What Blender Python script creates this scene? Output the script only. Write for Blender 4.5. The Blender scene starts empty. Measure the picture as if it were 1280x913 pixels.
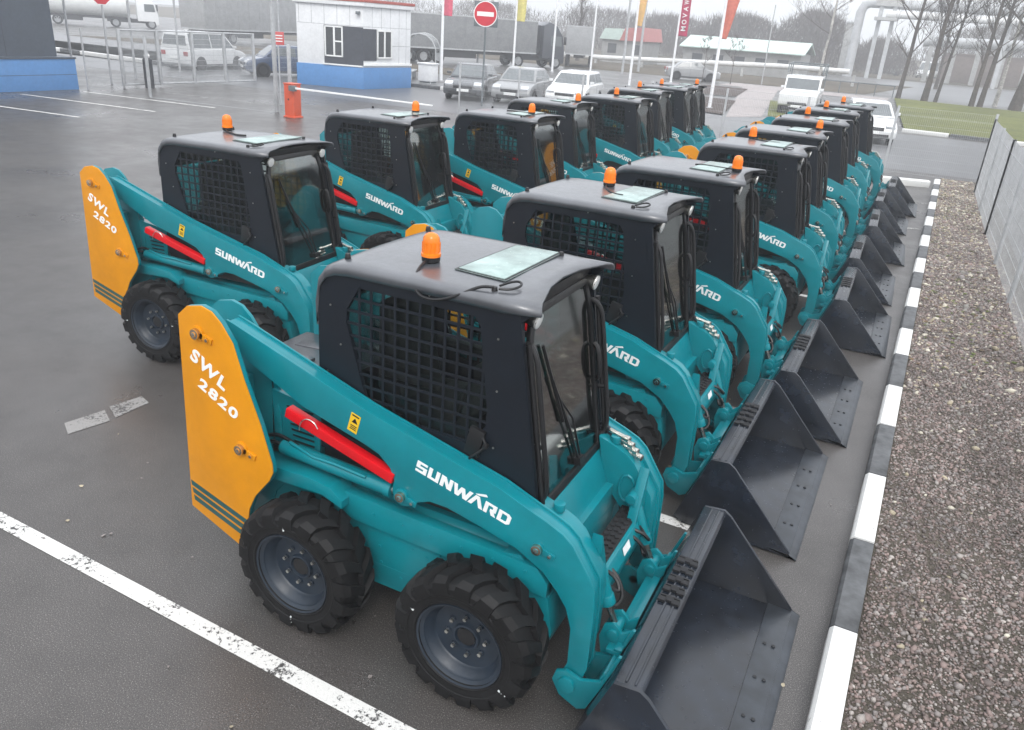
import bpy, bmesh, math, random
import numpy as np
from mathutils import Vector, Matrix, Euler
from mathutils.geometry import tessellate_polygon
R = math.radians
random.seed(7)
rng = np.random.default_rng(7)
sc = bpy.context.scene
col = sc.collection

# ------------------------------------------------------------------ materials
def newmat(name):
    m = bpy.data.materials.new(name); m.use_nodes = True
    nt = m.node_tree
    return m, nt, nt.nodes, nt.links, nt.nodes['Principled BSDF']

def ramp(n, l, src, stops):
    r = n.new('ShaderNodeValToRGB')
    e = r.color_ramp.elements
    while len(e) < len(stops): e.new(0.5)
    for k, (p, c) in enumerate(stops):
        e[k].position = p
        e[k].color = (*c, 1) if len(c) == 3 else c
    l.new(src, r.inputs[0]); return r

def g3(v): return (v, v, v)

def noise(n, l, scale, detail=3, rough=.55, obj=True):
    t = n.new('ShaderNodeTexCoord')
    x = n.new('ShaderNodeTexNoise')
    x.inputs['Scale'].default_value = scale
    x.inputs['Detail'].default_value = detail
    x.inputs['Roughness'].default_value = rough
    l.new(t.outputs['Object'], x.inputs['Vector'])
    return x

def paint(name, c, rough=.35, var=.12, metal=0, bump=.0, drops=False, coat=0., spec=.5):
    m, nt, n, l, b = newmat(name)
    x = noise(n, l, 9, 4)
    lo = tuple(v*(1-var) for v in c); hi = tuple(min(1, v*(1+var)) for v in c)
    r = ramp(n, l, x.outputs['Fac'], [(.3, lo), (.7, hi)])
    gx = noise(n, l, 1.7, 8, .68)
    gr = ramp(n, l, gx.outputs['Fac'], [(.34, g3(1-var*1.6)), (.56, g3(1)), (.70, g3(1+var*.5))])
    gm = n.new('ShaderNodeMixRGB'); gm.blend_type = 'MULTIPLY'; gm.inputs[0].default_value = 1
    l.new(r.outputs[0], gm.inputs[1]); l.new(gr.outputs[0], gm.inputs[2])
    l.new(gm.outputs[0], b.inputs['Base Color'])
    x2 = noise(n, l, 40, 3)
    rr = ramp(n, l, x2.outputs['Fac'], [(.3, g3(rough*.92)), (.7, g3(min(1, rough*1.1)))])
    l.new(rr.outputs[0], b.inputs['Roughness'])
    b.inputs['Metallic'].default_value = metal
    b.inputs['Coat Weight'].default_value = coat
    b.inputs['Coat Roughness'].default_value = .12
    b.inputs['Specular IOR Level'].default_value = spec
    if drops:                                    # beads of rain water standing on the sheet
        t = n.new('ShaderNodeTexCoord')
        v = n.new('ShaderNodeTexVoronoi'); v.inputs['Scale'].default_value = drops
        v.inputs['Randomness'].default_value = 1
        l.new(t.outputs['Object'], v.inputs['Vector'])
        vr = ramp(n, l, v.outputs['Distance'], [(.08, g3(1)), (.42, g3(0))])
        bp = n.new('ShaderNodeBump'); bp.inputs['Strength'].default_value = .35
        bp.inputs['Distance'].default_value = .0012
        l.new(vr.outputs[0], bp.inputs['Height'])
        x3 = noise(n, l, 160, 3)
        bp2 = n.new('ShaderNodeBump'); bp2.inputs['Strength'].default_value = .2
        bp2.inputs['Distance'].default_value = .0008
        l.new(x3.outputs['Fac'], bp2.inputs['Height'])
        l.new(bp.outputs[0], bp2.inputs['Normal'])
        l.new(bp2.outputs[0], b.inputs['Normal'])
    elif bump:
        bp = n.new('ShaderNodeBump'); bp.inputs['Strength'].default_value = bump
        bp.inputs['Distance'].default_value = .003
        l.new(x2.outputs['Fac'], bp.inputs['Height'])
        l.new(bp.outputs[0], b.inputs['Normal'])
    return m

def glass(name, tint, gloss=.05, refl=.6):
    m, nt, n, l, b = newmat(name)
    out = n['Material Output']
    tr = n.new('ShaderNodeBsdfTransparent'); tr.inputs[0].default_value = (*tint, 1)
    gl = n.new('ShaderNodeBsdfGlossy'); gl.inputs['Roughness'].default_value = gloss
    gl.inputs['Color'].default_value = (.9, .9, .9, 1)
    fr = n.new('ShaderNodeFresnel'); fr.inputs[0].default_value = 1.3
    mx = n.new('ShaderNodeMixShader')
    sc_ = n.new('ShaderNodeMath'); sc_.operation = 'MULTIPLY'; sc_.inputs[1].default_value = refl; l.new(fr.outputs[0], sc_.inputs[0])
    l.new(sc_.outputs[0], mx.inputs[0]); l.new(tr.outputs[0], mx.inputs[1]); l.new(gl.outputs[0], mx.inputs[2])
    l.new(mx.outputs[0], out.inputs[0])
    return m

M = {}
M['teal'] = paint('teal_paint', (.0, .188, .226), .30, .06, spec=.35, coat=.15)
M['yellow'] = paint('yellow_paint', (.63, .245, .002), .40, .05, spec=.3)
M['navy'] = paint('navy_paint', (.0045, .0078, .0135), .45, .12, bump=.08, spec=.32)
M['roof'] = paint('roof_paint_wet_skylit', (.062, .067, .077), .34, .18, drops=130, spec=1., coat=.45)  # wet navy cab paint, greyed: sky reflection put into the base colour
M['hood'] = paint('hood_paint_wet', (.04, .044, .053), .36, .2, drops=150, spec=1., coat=.4)
M['bucket'] = paint('bucket_paint_wet', (.0105, .0150, .0235), .25, .4, bump=.05, spec=.65)
M['edge'] = paint('cutting_edge_steel', (.030, .036, .045), .33, .3, bump=.1)
M['black'] = paint('black_plastic', (.006, .006, .007), .45, .2)
M['rubber'] = paint('tyre_rubber', (.0055, .0055, .006), .6, .3, bump=.25, spec=.28)
M['rim'] = paint('rim_paint', (.012, .021, .034), .42, .2)
M['red'] = paint('red_paint', (.62, .004, .010), .32, .08, spec=.35)
M['steel'] = paint('bright_steel', (.55, .54, .50), .28, .15, metal=1)
M['brass'] = paint('zinc_pin', (.62, .50, .38), .25, .25, metal=1)
M['white'] = paint('white_lettering', (.80, .81, .80), .5, .03)
M['stripe'] = paint('green_stripe', (.012, .075, .080), .4, .1)
M['sticker'] = paint('sticker_yellow', (.75, .47, .01), .5, .05)
M['orange'] = paint('amber_lens', (.85, .20, .006), .18, .1)
M['skylight'] = paint('skylight_glass', (.30, .40, .375), .25, .25, drops=170)  # aqua glass, paled so the base colour carries the sky's reflection
M['doorglass'] = glass('door_glass', (.38, .47, .44), .05, .28); M['cabglass'] = glass('cab_glass', (.74, .80, .79))
M['carglass'] = glass('car_glass', (.16, .19, .20), .03)
M['seat'] = paint('seat_vinyl', (.02, .02, .022), .55, .2)
M['floor'] = paint('cab_floor', (.05, .052, .055), .6, .3)
M['grate'] = paint('grip_strip', (.010, .010, .012), .7, .3)
M['paper'] = paint('paper_label', (.75, .78, .78), .6, .1)
M['lamp'] = paint('lamp_lens', (.70, .70, .68), .15, .05)

# ------------------------------------------------------------------ mesh builder
class MB:
    def __init__(s): s.v = []; s.f = []; s.m = []
    def add(s, vs, fs, m=0):
        o = len(s.v)
        s.v += [tuple(v) for v in vs]
        s.f += [tuple(i+o for i in f) for f in fs]
        s.m += [m]*len(fs); return s
    def box(s, x0, x1, y0, y1, z0, z1, m=0):
        vs = [(x0,y0,z0),(x1,y0,z0),(x1,y1,z0),(x0,y1,z0),(x0,y0,z1),(x1,y0,z1),(x1,y1,z1),(x0,y1,z1)]
        return s.add(vs, [(0,3,2,1),(4,5,6,7),(0,1,5,4),(1,2,6,5),(2,3,7,6),(3,0,4,7)], m)
    def obox(s, c, ax, hs, m=0):
        c = Vector(c); ax = [Vector(a).normalized() for a in ax]
        vs = [c+ax[0]*hs[0]*i+ax[1]*hs[1]*j+ax[2]*hs[2]*k for k in (-1,1) for j in (-1,1) for i in (-1,1)]
        return s.add(vs, [(0,2,3,1),(4,5,7,6),(0,1,5,4),(1,3,7,5),(3,2,6,7),(2,0,4,6)], m)
    def prism(s, poly, y0, y1, m=0, plane='xz'):
        area = sum(poly[i][0]*poly[(i+1) % len(poly)][1]-poly[(i+1) % len(poly)][0]*poly[i][1] for i in range(len(poly)))
        p = list(poly) if area > 0 else list(poly)[::-1]
        if y0 > y1: y0, y1 = y1, y0
        n = len(p)
        if plane == 'xz': V = lambda a, b, h: (a, h, b)
        elif plane == 'xy': V = lambda a, b, h: (a, b, h)
        else: V = lambda a, b, h: (h, a, b)
        lo = [V(a, b, y0) for a, b in p]; hi = [V(a, b, y1) for a, b in p]
        if plane == 'xz':
            fs = [tuple(range(n)), tuple(range(2*n-1, n-1, -1))] + [(i, n+i, n+(i+1) % n, (i+1) % n) for i in range(n)]
        else:
            fs = [tuple(range(n-1, -1, -1)), tuple(range(n, 2*n))] + [(i, (i+1) % n, n+(i+1) % n, n+i) for i in range(n)]
        return s.add(lo+hi, fs, m)
    def holed(s, loops, y0, y1, m=0):
        """xz plate with holes"""
        flat = [p for L in loops for p in L]
        tris = tessellate_polygon([[Vector((a, b, 0)) for a, b in L] for L in loops])
        n = len(flat)
        vs = [(a, y0, b) for a, b in flat]+[(a, y1, b) for a, b in flat]
        fs = []
        for t in tris:
            a, b, c = [Vector(flat[i]) for i in t]
            ccw = (b-a).x*(c-a).y-(b-a).y*(c-a).x > 0
            t = t if ccw else t[::-1]
            fs += [tuple(t), tuple(i+n for i in t[::-1])]
        o = 0
        for L in loops:
            k = len(L)
            for i in range(k): fs.append((o+i, n+o+i, n+o+(i+1) % k, o+(i+1) % k))
            o += k
        return s.add(vs, fs, m)
    def cyl(s, p0, p1, r0, r1=None, n=16, m=0, caps=True):
        r1 = r0 if r1 is None else r1
        p0 = Vector(p0); p1 = Vector(p1); d = (p1-p0).normalized()
        a = d.orthogonal().normalized(); b = d.cross(a)
        vs = [p0+(a*math.cos(2*math.pi*i/n)+b*math.sin(2*math.pi*i/n))*r0 for i in range(n)]
        vs += [p1+(a*math.cos(2*math.pi*i/n)+b*math.sin(2*math.pi*i/n))*r1 for i in range(n)]
        fs = [(i, (i+1) % n, n+(i+1) % n, n+i) for i in range(n)]
        if caps: fs += [tuple(range(n-1, -1, -1)), tuple(range(n, 2*n))]
        return s.add(vs, fs, m)
    def tube(s, pts, r, n=8, m=0):
        pts = [Vector(p) for p in pts]; k = len(pts)
        rs = r if isinstance(r, (list, tuple)) else [r]*k
        d0 = (pts[1]-pts[0]).normalized(); a = d0.orthogonal().normalized()
        vs = []
        for i, p in enumerate(pts):
            d = (pts[min(i+1, k-1)]-pts[max(i-1, 0)]).normalized()
            a = (a-d*a.dot(d)).normalized(); b = d.cross(a)
            vs += [p+(a*math.cos(2*math.pi*j/n)+b*math.sin(2*math.pi*j/n))*rs[i] for j in range(n)]
        fs = [(i*n+j, i*n+(j+1) % n, (i+1)*n+(j+1) % n, (i+1)*n+j) for i in range(k-1) for j in range(n)]
        fs += [tuple(range(n-1, -1, -1)), tuple(range((k-1)*n, k*n))]
        return s.add(vs, fs, m)
    def cable(s, pts, r, n=6, m=0):
        p = [Vector(q) for q in pts]
        for _ in range(2):
            q = [p[0]]
            for a, b in zip(p[:-1], p[1:]): q += [a.lerp(b, .25), a.lerp(b, .75)]
            p = q+[p[-1]]
        return s.tube(p, r, n, m)
    def lathe(s, prof, c, n=32, m=0, axis='y'):
        """prof: list of (r, h); h along the axis"""
        c = Vector(c); vs = []
        for r, h in prof:
            for j in range(n):
                t = 2*math.pi*j/n
                u, w = r*math.cos(t), r*math.sin(t)
                vs.append(c+(Vector((u, h, w)) if axis == 'y' else Vector((u, w, h))))
        k = len(prof)
        fs = [(i*n+j, i*n+(j+1) % n, (i+1)*n+(j+1) % n, (i+1)*n+j) for i in range(k-1) for j in range(n)]
        if axis == 'y': fs = [f[::-1] for f in fs]
        return s.add(vs, fs, m)
    def mesh(s, name, mats, bevel=0, smooth=35, segs=2):
        me = bpy.data.meshes.new(name)
        me.from_pydata(s.v, [], s.f)
        mats = mats if isinstance(mats, (list, tuple)) else [mats]
        for m in mats: me.materials.append(m)
        if len(mats) > 1: me.polygons.foreach_set('material_index', s.m)
        bm = bmesh.new(); bm.from_mesh(me)
        bmesh.ops.recalc_face_normals(bm, faces=bm.faces)
        if bevel:
            es = [e for e in bm.edges if len(e.link_faces) == 2 and e.calc_face_angle(0) > R(28)]
            bmesh.ops.bevel(bm, geom=es, offset=bevel, segments=segs, profile=.6, affect='EDGES', clamp_overlap=True)
        bm.to_mesh(me); bm.free()
        if smooth:
            me.polygons.foreach_set('use_smooth', [True]*len(me.polygons))
            me.set_sharp_from_angle(angle=R(smooth))
        return me
    def build(s, name, mats, parent=None, bevel=0, smooth=35, segs=2):
        o = bpy.data.objects.new(name, s.mesh(name, mats, bevel, smooth, segs))
        col.objects.link(o)
        if parent: o.parent = parent
        return o

def tag(o, label=None, cat=None, group=None, kind=None):
    if label: o['label'] = label
    if cat: o['category'] = cat
    if group: o['group'] = group
    if kind: o['kind'] = kind
    return o

def empty(name, loc=(0, 0, 0), rz=0):
    o = bpy.data.objects.new(name, None); col.objects.link(o)
    o.location = loc; o.rotation_euler = (0, 0, rz); o.empty_display_size = .2
    return o

def copy_tree(o, parent=None):
    c = o.copy(); col.objects.link(c)
    if parent: c.parent = parent
    for ch in list(o.children): copy_tree(ch, c)
    return c

_txt = {}
def text_mesh(body, mat, bold=.0, depth=.0015):
    k = (body, mat.name, bold)
    if k in _txt: return _txt[k]
    cu = bpy.data.curves.new('lettering', 'FONT'); cu.body = body; cu.size = 1
    cu.offset = bold; cu.extrude = depth; cu.resolution_u = 6; cu.space_character = 1.18
    o = bpy.data.objects.new('tmp', cu); col.objects.link(o)
    dg = bpy.context.evaluated_depsgraph_get()
    me = bpy.data.meshes.new_from_object(o.evaluated_get(dg))
    bpy.data.objects.remove(o); me.name = 'lettering'
    me.materials.clear(); me.materials.append(mat)
    vs = [v.co for v in me.vertices]
    x0 = min(v.x for v in vs); x1 = max(v.x for v in vs); y0 = min(v.y for v in vs); y1 = max(v.y for v in vs)
    for v in me.vertices: v.co.x = (v.co.x-x0)/(x1-x0); v.co.y = (v.co.y-y0)/(y1-y0)
    _txt[k] = me; return me

def lettering(body, mat, p, q, height, y, parent, bold=.02, shear=0, facing=-1, name='lettering'):
    """text from p to q = (x, z) on the plane y; bottom left of first letter to bottom right of last"""
    me = text_mesh(body, mat, bold)
    L = math.hypot(q[0]-p[0], q[1]-p[1]); ca, sa = (q[0]-p[0])/L, (q[1]-p[1])/L
    o = bpy.data.objects.new(name, me); col.objects.link(o); o.parent = parent
    sg = -facing
    X = Vector((ca, 0, sa))*L; Y = (Vector((-sa, 0, ca))*sg+Vector((ca, 0, sa))*shear)*height
    Z = Vector((0, facing, 0))
    o.matrix_local = Matrix(((X.x, Y.x, Z.x, p[0]), (X.y, Y.y, Z.y, y), (X.z, Y.z, Z.z, p[1]), (0, 0, 0, 1)))
    return o

# letters of the maker's word as cut shapes, one unit high
def word_sunward(mat):
    t = .22
    S = [[(.66,1),(0,1),(0,.40),(.46,.40),(.46,.2),(0,.2),(0,0),(.68,0),(.68,.60),(.22,.60),(.22,.8),(.66,.8)]]
    U = [[(0,1),(0,0),(.70,0),(.70,1),(.48,1),(.48,.2),(.22,.2),(.22,1)]]
    N = [[(0,0),(0,1),(.28,1),(.52,.42),(.52,1),(.74,1),(.74,0),(.46,0),(.22,.58),(.22,0)]]
    W = [[(0,1),(.20,0),(.44,0),(.57,.52),(.70,0),(.94,0),(1.20,1),(.97,1),(.82,.40),(.69,.92),(.46,.92),(.32,.40),(.22,1)]]
    A = [[(0,0),(.34,1),(.58,1),(.92,0),(.68,0),(.46,.72),(.24,0)], [(.30,1.10),(.86,1.52),(.98,1.38),(.52,1.10)]]
    Rr = [[(0,0),(0,1),(.72,1),(.72,.36),(.60,.36),(.76,0),(.50,0),(.36,.36),(.36,.54),(.50,.54),(.50,.80),(.22,.80),(.22,0)]]
    D = [[(0,0),(0,1),(.58,1),(.76,.82),(.76,.18),(.58,0),(.22,0),(.22,.2),(.48,.2),(.54,.27),(.54,.73),(.48,.8),(.22,.8),(.22,0)]]
    D = [[(0,0),(0,1),(.58,1),(.76,.82),(.76,.18),(.58,0)]]
    mb = MB(); x = 0
    for ch, adv in ((S,.78),(U,.80),(N,.78),(W,1.02),(A,.96),(Rr,.84),('D',.76)):
        if ch == 'D':
            out = [(x,0),(x+.58,0),(x+.76,.18),(x+.76,.82),(x+.58,1),(x,1)]
            hole = [(x+.22,.2),(x+.22,.8),(x+.48,.8),(x+.54,.72),(x+.54,.28),(x+.48,.2)]
            mb.holed([out, hole], -.01, .01)
        else:
            for poly in ch: mb.prism([(a+x, b) for a, b in poly], -.01, .01)
        x += adv
    me = mb.mesh('lettering', mat, smooth=0)
    for v in me.vertices: v.co.x /= x
    return me

# ------------------------------------------------------------------ the loader
def poly_clip(poly, horiz, c):
    """crossings of the line (z=c or x=c) with the polygon"""
    xs = []
    n = len(poly)
    for i in range(n):
        (ax, az), (bx, bz) = poly[i], poly[(i+1) % n]
        u, v = (az, bz) if horiz else (ax, bx)
        if (u-c)*(v-c) < 0:
            t = (c-u)/(v-u)
            xs.append(ax+(bx-ax)*t if horiz else az+(bz-az)*t)
    xs.sort(); return xs

PLATE = [(-.77,1.67),(-.70,1.73),(-.60,1.752),(-.53,1.735),(-.47,1.685),(-.40,1.59),(-.34,1.40),(-.25,1.17),(-.185,.955),(-.183,.90),(-.21,.845),(-.32,.71),(-.37,.61),(-.39,.50),(-.45,.325),(-.82,.475)]
SIDE = [(-.07,.98),(-.06,1.78),(-.045,1.88),(-.01,1.96),(.05,2.015),(.12,2.03),(1.13,2.01),(1.05,1.93),(1.055,1.84),(1.20,1.06),(1.235,.98)]
WIN = [(.20,1.95),(.12,1.82),(.115,1.75),(.24,1.32),(.28,1.29),(.84,1.28),(.93,1.40),(.935,1.48),(.875,1.90),(.84,1.945)]
ARM = [(-.62,1.60),(-.59,1.635),(-.55,1.625),(.31,1.355),(1.08,1.165),(1.26,1.095),(1.33,1.07),(1.42,1.03),(1.475,.985),(1.60,.80),(1.615,.70),(1.62,.32),(1.60,.25),(1.54,.21),(1.49,.235),(1.515,.31),(1.51,.52),(1.475,.63),(1.42,.705),(1.34,.785),(1.19,.865),(.99,.915),(.80,.955),(.70,.955),(.63,.925),(.585,.885),(.53,.87),(.485,.895),(.475,.95),(.485,1.01),(.46,1.07),(.39,1.13),(.30,1.16),(-.10,1.265),(-.48,1.44),(-.62,1.50)]

def inset(poly, d):
    n = len(poly); out = []
    ar = sum(poly[i][0]*poly[(i+1) % n][1]-poly[(i+1) % n][0]*poly[i][1] for i in range(n)); sg = 1 if ar > 0 else -1
    for i in range(n):
        p0, p1, p2 = [Vector(poly[k % n]) for k in (i-1, i, i+1)]
        e = (p1-p0).normalized(); f = (p2-p1).normalized()
        nn = (Vector((-e.y, e.x))+Vector((-f.y, f.x)))
        nn = nn.normalized()*sg if nn.length > 1e-6 else Vector((0, 0))
        out.append(tuple(p1+nn*d))
    return out

def front_pt(t, y):     # a point on the leaning plane of the cab front; t = 0 at the sill, 1 at the roof
    return (1.235+(1.06-1.235)*t, y, .985+(2.0-.985)*t)

def make_wheel():
    R0 = .362
    tyre = MB()
    prof = [(.232,-.118),(.262,-.128),(.300,-.132),(.330,-.128),(.350,-.112),(R0,-.07),(R0+.003,0),(R0,.07),(.350,.112),(.330,.128),(.300,.132),(.262,.128),(.232,.118),(.222,.09),(.222,-.09),(.232,-.118)]
    tyre.lathe(prof, (0,0,0), 40)
    tyre.lathe([(.284,-.1325),(.290,-.1365),(.300,-.1365),(.306,-.1325)], (0,0,0), 40)
    tyre.lathe([(.242,-.122),(.248,-.1285),(.256,-.1285),(.262,-.126)], (0,0,0), 40)
    N = 17
    for side in (-1, 1):
        for k in range(N):
            a0 = 2*math.pi*(k+(.5 if side > 0 else 0))/N
            # lug runs from just past the centre line out over the shoulder, swept back
            stn = [(-.012, R0, .0, .030), (.045, R0, .075, .030), (.095, R0-.006, .125, .034), (.125, .338, .145, .040), (.134, .306, .150, .046)]
            top = [.031, .031, .030, .023, .008]
            vs = []
            for (w, r, da, hw), h in zip(stn, top):
                for rr, sc_ in ((r-.012, 1.15), (r+h, .9)):
                    for sg in (-1, 1):
                        ang = a0+da*1.5+sg*hw*sc_/r*1.0
                        vs.append((rr*math.cos(ang), side*(w+ (.006 if rr > r else 0)), rr*math.sin(ang)))
            fs = []
            for i in range(len(stn)-1):
                o = i*4; p = o+4
                fs += [(o+2,o+3,p+3,p+2), (o,o+2,p+2,p), (o+1,p+1,p+3,o+3)]
            fs += [(0,1,3,2), (16,18,19,17)]
            tyre.add(vs, fs)
    for a in (.35, 3.6): tyre.obox((.30*math.cos(a), -.134, .30*math.sin(a)), [(math.cos(a),0,math.sin(a)),(0,1,0),(-math.sin(a),0,math.cos(a))], (.022,.0025,.004), 1)
    tyre_me = tyre.mesh('tyre', [M['rubber'], M['paper']], smooth=30)
    rim = MB()
    rim.lathe([(.228,-.122),(.238,-.126),(.240,-.120),(.226,-.108),(.212,-.100),(.207,-.085),(.198,-.078),(.190,-.045),(.182,-.035),(.150,-.030),(.075,-.034),(.070,-.050),(.060,-.052),(.055,-.034),(0,-.032)], (0,0,0), 40)
    rim.lathe([(.222,.10),(.2,.02),(.0,.02)], (0,0,0), 24)
    for k in range(8):
        a = 2*math.pi*k/8+.2
        c = (.108*math.cos(a), -.030, .108*math.sin(a))
        rim.cyl(c, (c[0], -.040, c[2]), .017, n=10, m=1)
        rim.cyl((c[0], -.040, c[2]), (c[0], -.056, c[2]), .0105, n=6, m=2)
    rim.cyl((0,-.03,0), (0,-.045,0), .05, n=16, m=3)
    rim_me = rim.mesh('wheel', [M['rim'], M['rim'], M['steel'], M['black']], smooth=40)
    return tyre_me, rim_me

def make_loader():
    root = empty('skid_steer_loader')
    tag(root, 'teal skid steer loader', 'loader')
    T = M['teal']
    # chassis --------------------------------------------------------
    c = MB()
    c.prism([(-.50,.26),(.50,.26),(.50,.72),(.45,.78),(.42,.80),(-.42,.80),(-.45,.78),(-.50,.72)], -.62, 1.36, plane='yz')
    c.prism([(-.86,.42),(-.78,.30),(-.55,.26),(-.1,.26),(-.1,1.13),(-.84,1.13)], -.43, .43)
    for s in (-1, 1):
        c.prism([(-.58,.73),(-.58,.845),(-.05,.865),(.10,.85),(.18,.79),(.18,.745),(.05,.79),(-.30,.775)], s*.46, s*.60)      # rear mudguard
        c.prism([(-.62,.30),(-.44,.36),(-.36,.62),(-.20,.80),(-.62,.80)], s*.46, s*.51)
        c.prism([(.02,.66),(.02,.79),(.10,.815),(1.30,.775),(1.36,.70),(1.36,.62)], s*.47, s*.535)                          # long side beam
        c.prism([(1.20,.80),(1.36,.60),(1.40,.40),(1.36,.26),(1.30,.26),(1.1,.78)], s*.40, s*.515)
        c.prism([(.28,.34),(.28,.66),(.74,.66),(.74,.34),(.66,.30),(.36,.30)], s*.495, s*.507)
        for bx, bz in ((.36,.62),(.46,.60),(.57,.58),(.36,.52),(.37,.42),(.66,.56),(.63,.40),(.50,.36)):
            c.cyl((bx, s*.497, bz), (bx, s*.510, bz), .0105, n=8)
        for z_ in (.40,.60): c.box(.30,.72,min(s*.507,s*.5085),max(s*.507,s*.5085),z_-.003,z_+.003)
        for k_ in range(7): c.cyl((.16+.18*k_, s*.534, .735), (.16+.18*k_, s*.541, .735), .009, n=6)
        # tower web between the outer plate and the inner plate
        c.box(-.74, -.52, s*.46, s*.69, .55, 1.30)
        inner = [(x-.07, z-.06) for x, z in PLATE if z > .6]+[(-.35,.62),(-.82,.62)]
        c.prism(inner, s*.415, s*.435)
    # cab front plinth
    c.prism([(1.0,.84),(1.33,.30),(1.37,.30),(1.37,.62),(1.315,.82),(1.25,.985),(1.0,.985)], -.40, .40)
    c.build('chassis', T, root, bevel=.0045)
    c = MB(); c.box(-.06, 1.20, -.432, .432, .84, .978); c.build('dark_gap_infill', M['black'], root)  # black infill added to paint the dark gap between chassis and cab
    # vents ----------------------------------------------------------
    for s in (-1, 1):
        v = MB()
        v.prism([(-.40,.90),(-.08,.93),(-.06,1.20),(-.40,1.24)], s*.432, s*.452)
        v.prism([(-.385,.92),(-.335,.92),(-.335,1.12),(-.36,1.16),(-.385,1.12)], s*.452, s*.463)
        for k in range(7):
            z = 1.165-.034*k
            v.box(-.30+.012*k*.6, -.11, min(s*.4525, s*.456), max(s*.4525, s*.456), z-.008, z+.008, 1)
        v.build('vent_panel', [T, M['black']], root, bevel=.002)
    # hood -----------------------------------------------------------
    h = MB()
    h.prism([(-.92,1.13),(-.90,1.185),(-.50,1.215),(-.075,1.215),(-.075,1.13)], -.425, .425)
    for s in (-.25, .25): h.prism([(-.80,1.197),(-.5,1.2195),(-.10,1.2195),(-.10,1.212),(-.5,1.212),(-.80,1.19)], s-.06, s+.06)
    h.box(-.62, -.5, -.03, .03, 1.21, 1.235)
    h.cable([(-.30,.36,1.21),(-.30,.36,1.26),(-.22,.30,1.27),(-.12,.26,1.25)], .02, 8)
    h.build('engine_hood', M['hood'], root, bevel=.006)
    # yellow side panels ---------------------------------------------
    for s in (-1, 1):
        p = MB(); p.prism(PLATE, s*.702, s*.712)
        t2 = MB(); t2.prism(PLATE, s*.676, s*.7015); t2.box(-.60,-.46,min(s*.672,s*.676),max(s*.672,s*.676),1.24,1.33,1); t2.build('panel_backing', [T, M['paper']], root, bevel=.003)
        pl = p.build('side_panel', M['yellow'], root, bevel=.004)
        for x, z in ((-.635,1.596),(-.39,.989)):
            q = MB(); q.cyl((x, s*.705, z), (x, s*.722, z), .042, n=20)
            q.obox((x+.045, s*.716, z-.014), [(1,0,-.3),(0,1,0),(.3,0,1)], (.055,.006,.018))
            q.cyl((x, s*.72, z), (x, s*.742, z), .030, n=16, m=1); q.cyl((x, s*.741, z), (x, s*.746, z), .014, n=12, m=2); q.cyl((x+.07, s*.72, z-.022), (x+.07, s*.73, z-.022), .013, n=6, m=1)
            q.build('pivot_pin', [M['yellow'], M['brass'], M['steel']], pl, bevel=.002)
        st = MB()
        for k in range(3):
            o = .046*k
            a = (-.805+.006*k, .655-o*1.05); b_ = (-.392-.014*k, .530-o)
            st.prism([(a[0], a[1]), (b_[0], b_[1]), (b_[0]-.007, b_[1]-.031), (a[0]+.004, a[1]-.033)], s*.7125, s*.7138)
        st.build('stripe', M['stripe'], pl, smooth=0)
        if s < 0:
            lettering('SWL', M['white'], (-.715,1.435), (-.485,1.30), .080, -.7128, pl, bold=.03)
            lettering('2820', M['white'], (-.675,1.283), (-.418,1.150), .066, -.7128, pl, bold=.03)
        else:
            lettering('SWL', M['white'], (-.485,1.37), (-.715,1.485), .080, .7128, pl, bold=.03, facing=1)
            lettering('2820', M['white'], (-.418,1.20), (-.675,1.33), .068, .7128, pl, bold=.03, facing=1)
    # lift arms -------------------------------------------------------
    word = word_sunward(M['white'])
    for s in (-1, 1):
        a = MB(); a.prism(ARM, s*.546, s*.560); a.prism(ARM, s*.462, s*.474); a.prism(inset(ARM, .011), s*.473, s*.547)
        # deep inner box of the knee, running in to the cross beam
        a.prism([(1.24,1.075),(1.32,1.05),(1.41,1.01),(1.465,.965),(1.585,.79),(1.60,.70),(1.60,.40),(1.52,.40),(1.50,.55),(1.42,.66),(1.30,.80)], s*.36, s*.463)
        # gusset that broadens down to the beam
        a.prism([(s*.365,.96),(s*.365,.62),(s*.20,.62)], 1.50, 1.555, plane='yz')
        a.cyl((1.33,s*.40,1.045),(1.33,s*.40,1.085),.03,n=14)
        a.tube([(1.44+.045*math.cos(t_*.524), s*.356, .80+.085*math.sin(t_*.524)) for t_ in range(13)], .009, 6)
        ao = a.build('lift_arm', T, root, bevel=.0035, segs=2)
        w = bpy.data.objects.new('lettering', word); col.objects.link(w); w.parent = ao
        L, hgt = .548, .062
        if s < 0:
            ca, sa = math.cos(R(-14.3)), math.sin(R(-14.3))
            w.matrix_local = Matrix(((ca*L, 0, -sa*hgt, .612), (0, .12, 0, -.5613), (sa*L, 0, ca*hgt, 1.112), (0,0,0,1)))
        else:
            ca, sa = math.cos(R(-14.3)), math.sin(R(-14.3))
            w.matrix_local = Matrix(((-ca*L, 0, -sa*hgt, 1.145), (0, -.12, 0, .5613), (-sa*L, 0, ca*hgt, .978), (0,0,0,1)))
        for x, z in ((.536,.935),(1.305,.915)):
            q = MB(); q.cyl((x, s*.555, z), (x, s*.572, z), .040 if x < 1 else .030, n=20)
            q.obox((x+.04, s*.566, z-.012), [(1,0,-.28),(0,1,0),(.28,0,1)], (.05,.005,.016))
            q.cyl((x, s*.57, z), (x, s*.590, z), .028, n=16, m=1); q.cyl((x, s*.589, z), (x, s*.594, z), .013, n=12, m=2); q.cyl((x+.065, s*.57, z-.019), (x+.065, s*.58, z-.019), .012, n=6, m=2)
            q.build('pivot_pin', [T, M['brass'], M['steel']], ao, bevel=.002)
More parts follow.
